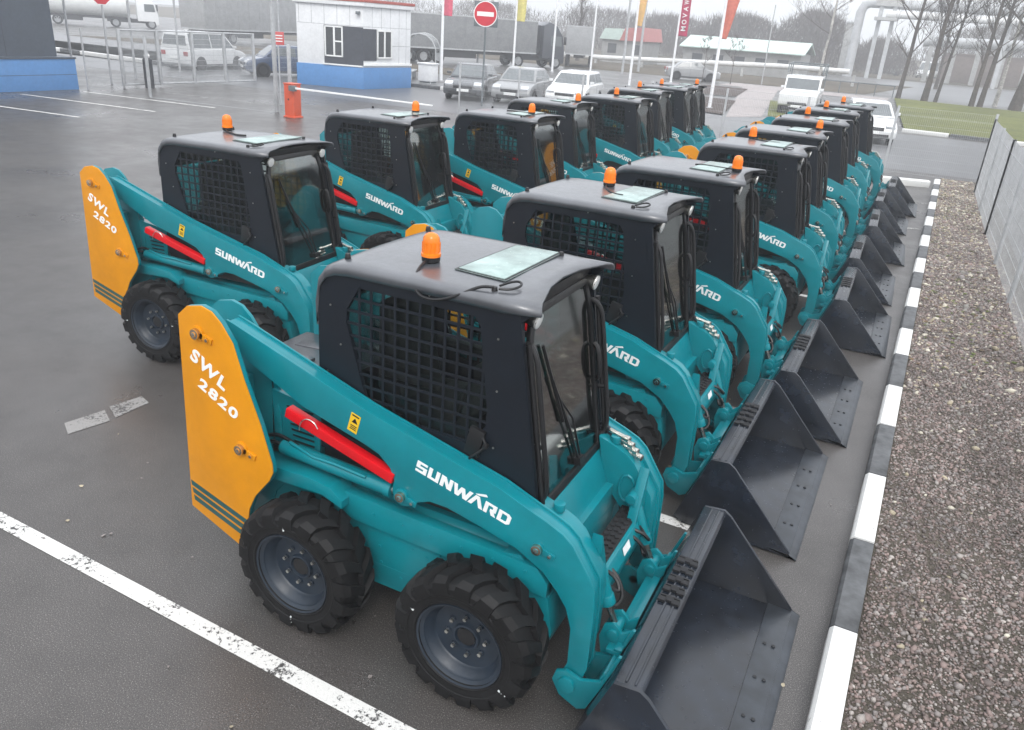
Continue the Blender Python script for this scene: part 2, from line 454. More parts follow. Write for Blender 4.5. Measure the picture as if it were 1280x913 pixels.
        k = MB(); k.obox((.24, s*.561, 1.262), [(.96,0,-.28),(0,1,0),(.28,0,.96)], (.030,.0008,.055))
        k.obox((.253, s*.5621, 1.304), [(.96,0,-.28),(0,1,0),(.28,0,.96)], (.022,.0006,.004), 1)
        k.prism([(.226,1.268),(.262,1.258),(.249,1.292)], s*.5615, s*.5626, 1)
        for q_, w_ in ((1.246,.020),(1.236,.018),(1.226,.020)): k.obox((.238-.003*(1.246-q_)/.01, s*.5621, q_), [(.96,0,-.28),(0,1,0),(.28,0,.96)], (w_,.0006,.0025), 1)
        k.build('warning_sticker', [M['sticker'], M['black']], ao, smooth=0)
    # cross beam + step ------------------------------------------------
    b = MB(); b.prism([(1.44,.672),(1.555,.672),(1.585,.60),(1.575,.52),(1.50,.50),(1.43,.60)], -.37, .37)
    bo = b.build('cross_beam', T, root, bevel=.005)
    g = MB(); g.box(1.43, 1.535, -.33, .36, .6725, .684)
    for i in range(14):
        for j in range(3):
            g.obox((1.452+.03*j, -.305+.049*i+(.012 if j % 2 else 0), .688), [(1,.5,0),(-.5,1,0),(0,0,1)], (.011,.013,.005))
    g.build('step_tread', M['grate'], bo)
    g = MB(); g.obox((1.573,.04,.642), [(.34,0,-.94),(0,1,0),(.94,0,.34)], (.022,.05,.001))
    g.build('maker_sticker', M['paper'], bo, smooth=0)
    # red lift-arm lock ------------------------------------------------
    r = MB()
    r.obox((.140,-.545,1.108), [(.965,0,-.262),(0,1,0),(.262,0,.965)], (.355,.027,.029))
    ro = r.build('arm_lock', M['red'], root, bevel=.005)
    w = MB(); w.cable([(-.10,-.585,1.13),(-.09,-.588,1.18),(-.05,-.585,1.215),(0,-.582,1.205),(.02,-.58,1.17)], .0035, 5)
    w.build('lock_wire', M['steel'], ro)
    # lift cylinders ----------------------------------------------------
    for s in (-1, 1):
        q = MB(); q.cyl((-.28,s*.515,.945),(.44,s*.515,.917),.042,n=20); q.cyl((.41,s*.515,.918),(.45,s*.515,.916),.047,n=20)
        q.tube([(-.22,s*.53,.995),(-.05,s*.545,.965),(.10,s*.55,.972),(.30,s*.545,.955)], .011, 8)
        qo = q.build('lift_cylinder', T, root, bevel=.003)
        q = MB(); q.cyl((.36,s*.515,.92),(.53,s*.515,.915),.022,n=14)
        q.build('cylinder_rod', M['steel'], qo)
        q = MB()
        for d in (0, .03):
            q.cable([(-.42,s*(.49+d),.96-d),(-.33,s*(.50+d),1.0-d),(-.22,s*(.51+d),.985-d),(-.12,s*(.505+d),.955-d)], .011, 8)
            q.cyl((-.125,s*(.505+d),.957-d),(-.07,s*(.505+d),.945-d),.013,n=10,m=1)
        q.build('hydraulic_hose', [M['black'], M['steel']], root)
    # tilt cylinders ------------------------------------------------------
    for s in (-1, 1):
        q = MB(); q.cyl((1.50,s*.30,.80),(1.595,s*.30,.555),.038,n=18); q.cyl((1.585,s*.30,.58),(1.605,s*.30,.53),.044,n=18)
        q.cyl((1.50,s*.25,.80),(1.50,s*.36,.80),.03,n=12)
        qo = q.build('tilt_cylinder', T, root, bevel=.003)
        q = MB(); q.cyl((1.60,s*.30,.545),(1.672,s*.30,.40),.017,n=12)
        q.build('cylinder_rod', M['steel'], qo)
    for s in (-1, 1):
        q = MB(); q.cable([(1.50,s*.16,.66),(1.60,s*.17,.62),(1.66,s*.20,.52),(1.62,s*.25,.47),(1.585,s*.275,.56)], .010, 6); q.cable([(1.50,s*.20,.66),(1.61,s*.22,.64),(1.65,s*.25,.58),(1.60,s*.27,.60),(1.55,s*.275,.68)], .010, 6)
        q.build('hydraulic_hose', M['black'], root)
    # quick coupler --------------------------------------------------------
    q = MB()
    for s in (-1, 1):
        for y0 in (.36, .462+.03):
            lug = [(1.455,.20),(1.465,.255),(1.52,.285),(1.58,.275),(1.66,.29),(1.73,.345),(1.80,.44),(1.815,.50),(1.79,.50),(1.74,.42),(1.70,.40),(1.69,.445),(1.66,.46),(1.625,.44),(1.62,.38),(1.56,.315),(1.66,.20),(1.66,.09),(1.60,.075),(1.50,.125)]
            lug = [(1.455,.20),(1.47,.26),(1.525,.285),(1.60,.262),(1.70,.30),(1.735,.40),(1.768,.49),(1.785,.49),(1.75,.38),(1.70,.24),(1.645,.10),(1.60,.075),(1.50,.12)]
            yy = s*(y0 if y0 < .4 else .565); q.prism(lug, yy, yy+s*.022)
        up = [(1.60,.37),(1.62,.45),(1.67,.475),(1.70,.45),(1.715,.43),(1.765,.47),(1.755,.40),(1.70,.30),(1.62,.27)]
        for y0 in (.235, .345): q.prism(up, s*y0, s*(y0+.02))
        q.cyl((1.67,s*.22,.41),(1.67,s*.38,.41),.032,n=16)
        q.cyl((1.535,s*.555,.205),(1.535,s*.602,.205),.045,n=20)
        q.cyl((1.56,s*.36,.205),(1.56,s*.57,.205),.03,n=12)
    q.box(1.66, 1.735, -.42, .42, .335, .36)
    q.prism([(1.62,.10),(1.705,.34),(1.728,.33),(1.643,.09)], -.56, .56)
    q.box(1.70, 1.742, -.42, .42, .361, .378)
    q.build('quick_coupler', T, root, bevel=.004)
    # hydraulic couplings on the far arm ----------------------------------
    q = MB()
    for k in range(4):
        q.cyl((1.28+.028*k,.43,1.095-.03*k),(1.39+.028*k,.40,1.085-.03*k),.015,n=12)
        q.cyl((1.38+.028*k,.402,1.086-.03*k),(1.41+.028*k,.395,1.084-.03*k),.020,n=12)
    qo = q.build('hose_coupling', M['steel'], root, bevel=.002)
    q = MB()
    for k in range(3):
        q.cable([(1.29+.028*k,.43,1.095-.03*k),(1.18,.45,1.14-.02*k),(1.02,.475,1.175-.03*k),(.86,.485,1.19-.03*k)], .011, 8)
    q.build('hydraulic_pipe', M['rim'], qo)
    # bucket --------------------------------------------------------------
    q = MB()
    SP = [(1.635,.06),(1.70,.01),(2.43,.012),(2.44,.04),(1.985,.545),(1.94,.575),(1.82,.565)]
    for s in (-1, 1): q.prism(SP, s*.800, s*.822)
    q.prism([(1.638,.06),(1.70,.012),(2.42,.012),(2.42,.032),(1.72,.034),(1.665,.075),(1.845,.55),(1.82,.562)], -.80, .80)
    q.prism([(1.815,.505),(1.82,.566),(1.94,.570),(1.955,.55),(1.945,.535),(1.85,.53),(1.845,.50)], -.802, .802)
    for xx in (1.862, 1.905): q.box(xx, xx+.012, -.79, .79, .566, .576)
    bk = q.build('bucket', M['bucket'], root, bevel=.004)
    q = MB(); q.prism([(2.30,.033),(2.43,.033),(2.49,.008),(2.49,.002),(2.44,.010),(2.44,.034),(2.30,.041)], -.823, .823)
    for y in (.43,.14,-.16,-.45):
        for x in (2.345, 2.395): q.cyl((x,y,.035),(x,y,.0445),.0115,n=8,m=1)
    q.build('cutting_edge', [M['edge'], M['black']], bk, bevel=.0015)
    q = MB()
    for k in range(5):
        y = -.18+.09*k
        for j in range(3): q.obox((1.845+.035*j, y+(.012 if j == 1 else 0), .579), [(1,0,0),(0,1,0),(0,0,1)], (.0195,.016,.006))
        q.box(1.83, 1.93, y+.028, y+.038, .572, .583)
    q.build('step_tread', M['grate'], bk)
    # wheels ---------------------------------------------------------------
    tm, rm = make_wheel()
    for s in (-1, 1):
        for x in (0, 1.039):
            wo = bpy.data.objects.new('wheel', rm); col.objects.link(wo); wo.parent = root
            wo.location = (x, s*.69, .385); wo.rotation_euler = (0, random.random()*6, 0 if s < 0 else math.pi)
            to = bpy.data.objects.new('tyre', tm); col.objects.link(to); to.parent = wo
    # cab ---------------------------------------------------------------------
    q = MB(); N = M['navy']
    for s in (-1, 1):
        q.holed([SIDE, WIN[::-1]], s*.425, s*.45)
        # front corner posts, leaning with the front
        pts = [front_pt(0, s*.45), front_pt(1, s*.45)]
        d = Vector(pts[1])-Vector(pts[0])
        q.obox((Vector(pts[0])+Vector(pts[1]))/2+Vector((-.01,-s*.012,0)), [d, (0,1,0), d.cross(Vector((0,1,0)))], (d.length/2,.014,.02))
        for bx, bz in ((.02,1.82),(-.01,1.45),(.08,1.62),(.30,2.0),(.60,1.99),(.98,1.60),(.98,1.30),(.15,1.28),(.6,1.22),(.97,1.86)):
            q.cyl((bx, s*.449, bz), (bx, s*.4535, bz), .0055, n=8, m=1)
    q.box(-.07, -.045, -.44, .44, .98, 1.32); q.box(-.06, -.035, -.44, -.33, 1.32, 1.90); q.box(-.06, -.035, .33, .44, 1.32, 1.90); q.box(-.05, -.02, -.44, .44, 1.80, 1.93)
    q.box(-.07, 1.23, -.43, .43, .975, .985)
    q.box(1.00, 1.06, -.44, .44, 1.955, 2.015)
    q.build('cab_shell', [N, M['steel']], root)
    # roof: rolled long edges, rounded rear, hollow front edge
    q = MB(); sec = [(-.464,1.985),(-.466,2.026),(-.460,2.041),(-.443,2.051),(-.40,2.056),(-.18,2.061),(0,2.063),(.18,2.061),(.40,2.056),(.443,2.051),(.460,2.041),(.466,2.026),(.464,1.985)]
    st = [(-.072,-.30,.97),(-.068,-.20,.985),(-.045,-.09,.995),(0,-.032,1),(.06,-.008,1),(.14,0,1),(.5,.004,1),(.9,.002,1),(1.0,0,1),(None,0,1)]
    vs = []
    for x, dz, k in st:
        for y, z in sec:
            xx = x if x is not None else 1.075+.10*(abs(y)/.462)**2.0
            z2 = z+dz
            if x is None: z2 = z+.008*(1-(abs(y)/.466)**2)
            if abs(y) > .46 and z < 1.99: z2 = (1.992 if x is not None else 2.012)+dz*1.0
            vs.append((xx, y*k, z2))
    n = len(sec); fs = [(i*n+j, i*n+j+1, (i+1)*n+j+1, (i+1)*n+j) for i in range(len(st)-1) for j in range(n-1)]
    q.add(vs, fs); ro = q.build('roof', M['roof'], root, smooth=50)
    so = ro.modifiers.new('thickness', 'SOLIDIFY'); so.thickness = .014; so.offset = -1
    q = MB(); q.prism([(.615,-.215),(.645,.355),(.885,.375),(.875,-.235)], 2.068, 2.074, plane='xy')
    q.prism([(.600,-.232),(.630,.372),(.900,.392),(.890,-.252)], 2.0655, 2.0695, m=1, plane='xy')
    q.build('skylight', [M['skylight'], M['black']], ro, bevel=.001)
    for x, y in ((.07,-.37),(.90,-.38),(.07,.37),(.90,.38)):
        q = MB(); q.cyl((x,y,2.05),(x,y,2.077),.017,.012,n=12); q.build('lifting_eye', M['black'], ro, bevel=.002)
    q = MB(); q.cable([(.90,-.33,2.068),(.93,-.27,2.078),(.97,-.26,2.085),(1.0,-.30,2.08),(.97,-.36,2.07),(.92,-.38,2.07)], .006, 6)
    q.build('roof_cable', M['black'], ro)
    # visor recess: black box paints the dark under the roof's front lip
    q = MB(); q.prism([(-.40,2.04),(.40,2.04),(.34,1.975),(-.34,1.975)], 1.03, 1.07, plane='yz'); q.build('visor_recess_shade', M['black'], root, bevel=.004)
    for s in (-1, 1):
        q = MB(); q.cyl((1.05,s*.36,1.965),(1.115,s*.36,1.955),.022,.040,n=18);
        q.cyl((1.115,s*.36,1.955),(1.125,s*.36,1.953),.040,n=18,m=1)
        q.build('work_light', [M['steel'], M['lamp']], root, bevel=.003)
    # side guards + glass
    for s in (-1, 1):
        q = MB(); p = .066
        z = 1.285
        while z < 1.95:
            xs = poly_clip(WIN, True, z)
            if len(xs) >= 2: q.box(xs[0], xs[-1], min(s*.436, s*.444), max(s*.436, s*.444), z-.0065, z+.0065)
            z += p
        x = .12
        while x < .93:
            zs = poly_clip(WIN, False, x)
            if len(zs) >= 2: q.box(x-.0065, x+.0065, min(s*.4365, s*.4435), max(s*.4365, s*.4435), zs[0], zs[-1])
            x += p*1.07
        q.build('window_guard', N, root, smooth=0)
        q = MB(); q.prism(WIN, s*.425-.002, s*.425+.002); q.build('side_window', M['cabglass'], root, smooth=0)
    q = MB(); q.box(-.052, -.046, -.33, .33, 1.32, 1.80); q.build('rear_window', M['cabglass'], root, smooth=0)
    # front door
    def fp(y, t, off=0): x, yy, z = front_pt(t, y); return (x+.985*off, yy, z+.17*off)
    outer = [(-.405,.0),(.405,.0),(.405,.78),(.33,.985),(-.33,.985),(-.405,.78)]
    inn = [(-.365,.045),(.365,.045),(.365,.77),(.305,.945),(-.305,.945),(-.365,.77)]
    q = MB(); vs = [fp(y, t, .012) for y, t in outer]+[fp(y, t, .012) for y, t in inn]+[fp(y, t, -.012) for y, t in outer]+[fp(y, t, -.012) for y, t in inn]
    fs = []
    for i in range(6):
        j = (i+1) % 6
        fs += [(i,j,6+j,6+i), (12+i,18+i,18+j,12+j), (i,12+i,12+j,j), (6+i,6+j,18+j,18+i)]
    q.add(vs, fs); door = q.build('front_door', M['black'], root, bevel=.004)
    q = MB(); q.add([fp(y, t, -.003) for y, t in inn]+[fp(y, t, .003) for y, t in inn], [(0,1,2,3,4,5),(11,10,9,8,7,6)]); q.build('door_glass', M['doorglass'], door, smooth=0)
    q = MB()
    q.tube([fp(.05,.09,.02), fp(-.04,.30,.024), fp(-.20,.62,.022)], .007, 6); q.tube([fp(.08,.09,.02), fp(.0,.34,.026), fp(-.14,.5,.022)], .006, 6)
    q.tube([fp(-.10,.36,.018), fp(-.26,.80,.016)], .009, 6); q.obox(fp(.06,.08,.02), [(1,0,.17),(0,1,0),(-.17,0,1)], (.02,.03,.02))
    q.build('wiper', M['black'], door)
    q = MB(); q.cable([fp(.365,.42,.02), fp(.355,.44,.045), fp(.35,.52,.05), fp(.355,.60,.045), fp(.365,.62,.02)], .014, 8); q.build('handle', M['black'], door)
    for s in (-1, 1):
        q = MB()
        pth = [fp(s*.40,.08,.01), fp(s*.415,.10,.035), fp(s*.415,.16,.055), fp(s*.415,.44,.058), fp(s*.415,.70,.058), fp(s*.41,.79,.055), fp(s*.40,.84,.03), fp(s*.395,.85,.0)]
        q.cable(pth, .0135, 8)
        q.tube([fp(s*.425,.03,.03), fp(s*.425,.86,.03)], .013, 8); q.tube([fp(s*.41,.36,.0), fp(s*.415,.36,.055)], .012, 6)
        q.build('grab_bar', M['black'], root)
        q = MB(); q.obox((.885,s*.462,1.31), [(.22,0,.97),(0,1,0),(-.97,0,.22)], (.075,.012,.04))
        q.cable([(.86,s*.455,1.20),(.865,s*.475,1.22),(.91,s*.48,1.26),(.955,s*.475,1.31),(.93,s*.47,1.35)], .008, 6)
        q.cyl((.95,s*.46,1.31),(.95,s*.485,1.31),.014,n=10)
        q.build('window_latch', M['black'], root, bevel=.003)
    # inside
    q = MB(); q.prism([(.22,1.16),(.66,1.16),(.68,1.24),(.62,1.28),(.30,1.26),(.20,1.78),(.13,1.80),(.12,1.30)], -.20, .20); q.box(.25,.60,-.18,.18,.985,1.16)
    for s in (-1,1): q.prism([(.20,1.42),(.58,1.42),(.60,1.47),(.20,1.48)], s*.23, s*.30)
    q.build('seat', M['seat'], root, bevel=.025, segs=3)
    q = MB()
    for s in (-1, 1):
        q.prism([(.45,.985),(.85,.985),(.85,1.28),(.75,1.36),(.45,1.32)], s*.30, s*.41)
        q.tube([(.70,s*.34,1.3),(.74,s*.33,1.48),(.76,s*.32,1.52)], .016, 8)
    q.build('control_console', M['seat'], root, bevel=.008)
    q = MB(); q.box(.62,1.18,-.40,.40,.986,1.0); q.prism([(1.02,1.0),(1.18,1.0),(1.18,1.12)], -.05, .36); q.build('cab_floor', M['floor'], root)
    # beacon (moved from cab to cab)
    q = MB(); q.lathe([(0,.03),(.050,.03),(.050,.045),(.044,.048),(.043,.10),(.040,.122),(.030,.138),(.012,.146),(0,.147)], (0,0,0), 24, axis='z')
    for k in range(12):
        a = 2*math.pi*k/12; q.tube([(.044*math.cos(a),.044*math.sin(a),.05),(.0435*math.cos(a),.0435*math.sin(a),.10)], .003, 5)
    be = q.build('beacon', M['orange'], root)
    q = MB(); q.lathe([(0,0),(.040,0),(.046,.006),(.047,.03),(0,.031)], (0,0,0), 24, axis='z'); q.build('magnet_base', M['black'], be)
    cab = MB(); cab.cable([(.0,-.04,.012),(.01,-.10,.008),(.03,-.17,-.005),(.06,-.245,-.03),(.11,-.285,-.075),(.18,-.287,-.085),(.26,-.285,-.065),(.33,-.27,-.03),(.40,-.22,.01),(.46,-.20,.012)], .0075, 8)
    cb = cab.build('beacon_cable', M['black'], be)
    cab2 = MB(); cab2.cable([(.02,-.04,.012),(.06,-.08,.008),(.15,-.13,.008),(.24,-.17,.008),(.30,-.19,.01),(.36,-.16,.01)], .0075, 8)
    be.location = (.44, -.19, 2.064)
    return root, be, cb, cab2.mesh('beacon_cable', M['black'])

proto, beacon, cable, cable2 = make_loader()
ROW_A = [(0,0,0,.44,-.19),(-.09,2.246,-.885,.48,.24),(.048,4.156,-.5,.99,-.03),(.219,6.675,.44,.40,.36),(.18,8.851,.62,.98,.33),(.249,11.322,1.38,.42,.35),(.211,13.958,.0,.5,.0),(.337,16.083,.03,.48,.15)]
ROW_B = [(-3.542,2.087,3.03,.16,.2),(-4.0,4.98,1.0,.74,.34),(-3.15,6.68,0,.86,.02),(-3.66,9.25,0,1.0,.0),(-3.3,11.42,0,.50,.08),(-3.72,14.1,0,.4,.36),(-3.72,16.16,0,.35,.15),(-3.85,17.62,0,.95,.24)]
LAB_A = ['nearest teal loader, black cable drooping from its roof beacon, beside the white line',
 'teal loader second in the kerbside row, directly beyond the nearest one',
 'teal loader third in the kerbside row, orange beacon at the front edge of its roof',
 'teal loader fourth in the kerbside row, beacon on the far side of its roof',
 'teal loader fifth in the kerbside row, beacon far forward on its roof',
 'teal loader sixth in the kerbside row, between the fifth and seventh',
 'teal loader second to last in the kerbside row, next to the farthest one',
 'farthest teal loader of the kerbside row, its cab in front of the white sedan']
LAB_B = ['teal loader at the near end of the back row, rear wheel on open asphalt',
 'teal loader second in the back row, roof below the barrier arm',
 'teal loader third in the back row, roof below the two sedans',
 'teal loader fourth in the back row, below the white hatchback, beacon at roof front',
 'teal loader fifth in the back row, its side guard seen above the fourth loader',
 'teal loader sixth in the back row, beacon on the far side of its roof',
 'teal loader second to last in the back row, only upper cab and beacon showing',
 'farthest teal loader of the back row, beacon at its roof front by the flagpole']
first = True
for row, labs, grp in ((ROW_A, LAB_A, 'loaders in the kerbside row'), (ROW_B, LAB_B, 'loaders in the back row')):
    for i, ((x, y, a, bx, by), lab) in enumerate(zip(row, labs)):
        o = proto if first else copy_tree(proto)
        o.location = (x, y, 0); o.rotation_euler.z = R(a)
        tag(o, lab, 'loader', grp)
        for ch in o.children:
            if ch.name.startswith('beacon'):
                zz = 2.058+.008*(1-(abs(by)/.46)**2)
                ch.location = (bx, by, zz)
                if not first:
                    for k in ch.children:
                        if k.name.startswith('beacon_cable'): k.data = cable2
                    if bx > .8: ch.rotation_euler.z = R(200) if by < .1 else R(-140)
                    elif i % 2: ch.rotation_euler.z = R(15*(i-3))
            elif ch.name.startswith('wheel') and not first:
                ch.rotation_euler.y = random.random()*6.28
        first = False

# ------------------------------------------------------------------ ground materials
def asphalt():
    m, nt, n, l, b = newmat('wet_asphalt')
    fine = noise(n, l, 150, 3, .75); big = noise(n, l, .35, 5, .6); mid = noise(n, l, 2.2, 5, .65)
    a = ramp(n, l, fine.outputs['Fac'], [(.34, (.026,.0238,.0225)), (.50, (.059,.0540,.0512)), (.60, (.096,.088,.083)), (.66, (.28,.26,.245))])
    k = ramp(n, l, mid.outputs['Fac'], [(.28, g3(.80)), (.46, g3(.98)), (.72, g3(1.12))])
    mx = n.new('ShaderNodeMixRGB'); mx.blend_type = 'MULTIPLY'; mx.inputs[0].default_value = 1
    l.new(a.outputs[0], mx.inputs[1]); l.new(k.outputs[0], mx.inputs[2])
    l.new(mx.outputs[0], b.inputs['Base Color'])
    w = n.new('ShaderNodeMath'); w.operation = 'ADD'
    l.new(big.outputs['Fac'], w.inputs[0])
    w2 = n.new('ShaderNodeMath'); w2.operation = 'MULTIPLY'; w2.inputs[1].default_value = .35
    l.new(mid.outputs['Fac'], w2.inputs[0]); l.new(w2.outputs[0], w.inputs[1])
    rr = ramp(n, l, w.outputs[0], [(.50, g3(.46)), (.66, g3(.38)), (.82, g3(.27))])
    l.new(rr.outputs[0], b.inputs['Roughness'])
    b.inputs['Specular IOR Level'].default_value = .5
    bp = n.new('ShaderNodeBump'); bp.inputs['Strength'].default_value = .28; bp.inputs['Distance'].default_value = .004
    l.new(fine.outputs['Fac'], bp.inputs['Height']); l.new(bp.outputs[0], b.inputs['Normal'])
    return m

def ground_mat(name, stops, scale, rough=.8, bump=.6, dist=.02, big=None, spec=.3):
    m, nt, n, l, b = newmat(name)
    x = noise(n, l, scale, 6, .7)
    r = ramp(n, l, x.outputs['Fac'], stops)
    out = r.outputs[0]
    if big:
        y = noise(n, l, big, 4, .6)
        k = ramp(n, l, y.outputs['Fac'], [(.3, g3(.65)), (.7, g3(1.2))])
        mx = n.new('ShaderNodeMixRGB'); mx.blend_type = 'MULTIPLY'; mx.inputs[0].default_value = 1
        l.new(out, mx.inputs[1]); l.new(k.outputs[0], mx.inputs[2]); out = mx.outputs[0]
    l.new(out, b.inputs['Base Color']); b.inputs['Roughness'].default_value = rough
    b.inputs['Specular IOR Level'].default_value = spec
    bp = n.new('ShaderNodeBump'); bp.inputs['Strength'].default_value = bump; bp.inputs['Distance'].default_value = dist
    l.new(x.outputs['Fac'], bp.inputs['Height']); l.new(bp.outputs[0], b.inputs['Normal'])
    return m

def worn_paint(name, keep, c=(.72,.71,.68), cracks=True):
    """road paint with chips and cracks through which the asphalt shows"""
    m, nt, n, l, b = newmat(name)
    x = noise(n, l, 38, 6, .75); y = noise(n, l, 3.5, 4, .6)
    t = n.new('ShaderNodeTexCoord')
    v = n.new('ShaderNodeTexVoronoi'); v.feature = 'DISTANCE_TO_EDGE'; v.inputs['Scale'].default_value = 1.1
    l.new(t.outputs['Object'], v.inputs['Vector'])
    cr = ramp(n, l, v.outputs['Distance'], [(.0015, g3(1 if cracks else 0)), (.005, g3(0))])
    ad = n.new('ShaderNodeMath'); ad.operation = 'MULTIPLY_ADD'; ad.inputs[1].default_value = .55
    l.new(y.outputs['Fac'], ad.inputs[0]); l.new(x.outputs['Fac'], ad.inputs[2])
    ms = ramp(n, l, ad.outputs[0], [(keep, g3(0)), (keep+.06, g3(1))])
    mm = n.new('ShaderNodeMath'); mm.operation = 'MAXIMUM'
    l.new(cr.outputs[0], mm.inputs[0]); l.new(ms.outputs[0], mm.inputs[1])
    mx = n.new('ShaderNodeMixRGB'); l.new(mm.outputs[0], mx.inputs[0])
    f = noise(n, l, 160, 3, .7); fr = ramp(n, l, f.outputs['Fac'], [(.3, tuple(q*.8 for q in c)), (.7, c)])
    l.new(fr.outputs[0], mx.inputs[1]); mx.inputs[2].default_value = (.05,.048,.047,1)
    l.new(mx.outputs[0], b.inputs['Base Color']); b.inputs['Roughness'].default_value = .5
    bp = n.new('ShaderNodeBump'); bp.inputs['Strength'].default_value = .5; bp.inputs['Distance'].default_value = .004
    l.new(f.outputs['Fac'], bp.inputs['Height']); l.new(bp.outputs[0], b.inputs['Normal'])
    return m

M['asphalt'] = asphalt()
M['line'] = worn_paint('worn_line_paint', .83, (.70,.69,.66), False)
M['faded'] = worn_paint('faded_line_paint', .74, (.50,.49,.47))
M['faint'] = worn_paint('faint_line_paint', .82, (.27,.26,.25), False)
M['kerbw'] = worn_paint('kerb_white', .98, (.72,.72,.70), False)
M['kerbb'] = paint('kerb_black', (.085,.088,.092), .6, .35, bump=.6)
M['gravel'] = ground_mat('gravel_bed', [(.25,(.035,.030,.022)),(.45,(.10,.085,.066)),(.62,(.17,.145,.115)),(.80,(.28,.25,.20))], 75, .75, 1, .03, .7)
M['grass'] = ground_mat('wet_lawn', [(.3,(.075,.088,.020)),(.55,(.125,.135,.032)),(.75,(.19,.175,.06))], 6, .9, .5, .05, .25)
M['verge'] = ground_mat('brown_verge', [(.3,(.060,.048,.035)),(.55,(.11,.092,.066)),(.75,(.17,.14,.10))], 3, .9, .8, .1, .1)
M['soil'] = ground_mat('bed_soil', [(.3,(.035,.026,.022)),(.7,(.10,.075,.065))], 9, .9, .8, .05)
M['wetroad'] = ground_mat('wet_road', [(.3,(.09,.09,.095)),(.7,(.15,.15,.155))], 14, .36, .06, .003, .08, .5)
M['concrete'] = paint('pale_concrete', (.42,.42,.41), .75, .15, bump=.4)

def pavers():
    m, nt, n, l, b = newmat('paving_slabs')
    t = n.new('ShaderNodeTexCoord'); br = n.new('ShaderNodeTexBrick')
    br.inputs['Scale'].default_value = 3.2; br.inputs['Mortar Size'].default_value = .03
    br.inputs['Color1'].default_value = (.42,.36,.345,1); br.inputs['Color2'].default_value = (.33,.285,.275,1); br.inputs['Mortar'].default_value = (.10,.09,.085,1)
    l.new(t.outputs['Object'], br.inputs['Vector']); l.new(br.outputs[0], b.inputs['Base Color'])
    b.inputs['Roughness'].default_value = .5
    return m
M['pavers'] = pavers()

def sheet(name, poly, z, mat, kind='structure'):
    mb = MB(); mb.add([(x, y, z) for x, y in poly], [tuple(range(len(poly)))])
    o = mb.build(name, mat, smooth=0)
    if o.data.polygons[0].normal.z < 0: o.data.flip_normals()
    return tag(o, kind=kind)

# ground, markings, kerbs ------------------------------------------------
sheet('ground', [(-420,-60),(420,-60),(420,700),(-420,700)], 0, M['asphalt'])
def line(x0, y0, x1, y1, w=.1, mat='line', z=.004):
    d = Vector((x1-x0, y1-y0)).normalized(); p = Vector((-d.y, d.x))*w/2
    return sheet('painted_line', [(x0+p.x,y0+p.y),(x0-p.x,y0-p.y),(x1-p.x,y1-p.y),(x1+p.x,y1+p.y)], z, M[mat])
line(-6.0, -.90, 1.95, -1.115, .105)
for k, (y, xe) in enumerate(((1.43,1.95),(3.55,1.95),(5.5,1.9),(7.8,2.0),(10.1,2.0),(12.7,2.0),(15.0,2.05))): line(-.4, y, xe, y-.05, .10)
sheet('painted_line', [(-3.10,.05),(-3.04,.37),(-2.85,.27),(-2.92,-.05)], .004, M['faint'])
sheet('painted_line', [(-3.06,.43),(-3.01,.71),(-2.86,.66),(-2.86,.33)], .004, M['faint'])
line(2.60,13.85,3.05,14.1,.10,'faded'); line(2.62,17.1,3.02,17.35,.12,'faded')
line(-22.6,11.15,-18.35,11.56,.12); line(-24.0,13.62,-18.4,14.13,.12); line(-23.9,15.85,-18.3,16.42,.12); line(-23.0,18.2,-18.0,18.6,.09,'faded')
def kx(s): return 2.640+.0239*s
def kerb_block(x0, y0, x1, y1, mat, w=.15, h=.13, name='kerb'):
    d = Vector((x1-x0, y1-y0)); L = d.length
    mb = MB(); mb.prism([(0,-.02),(0,h-.025),(.022,h),(w,h),(w,-.02)], .006, L-.006)
    o = mb.build(name, M[mat], bevel=.008); o.location = (x0, y0, 0); o.rotation_euler.z = math.atan2(-d.x, d.y)
    o.location.z = random.uniform(-.004,.004)
    return tag(o, kind='structure')
for k in range(-6, 20):
    s0 = .6915+1.014*k
    kerb_block(kx(s0), s0, kx(s0+1.014), s0+1.014, 'kerbb' if k % 2 == 0 else 'kerbw')
for k, x in enumerate((1.5,.0,-1.5)): kerb_block(x+1.55, 19.15+.42*(x+1.5)/1.5, x+.05, 18.73+.42*(x+1.5)/1.5, 'kerbw', .2, .17)
FX = lambda y: 4.15-.0115*(y-6.5)
sheet('gravel', [(kx(-8)+.14,-8),(4.45,-8),(4.45,21.6),(kx(20.9)+.14,21.6)], .085, M['gravel'])

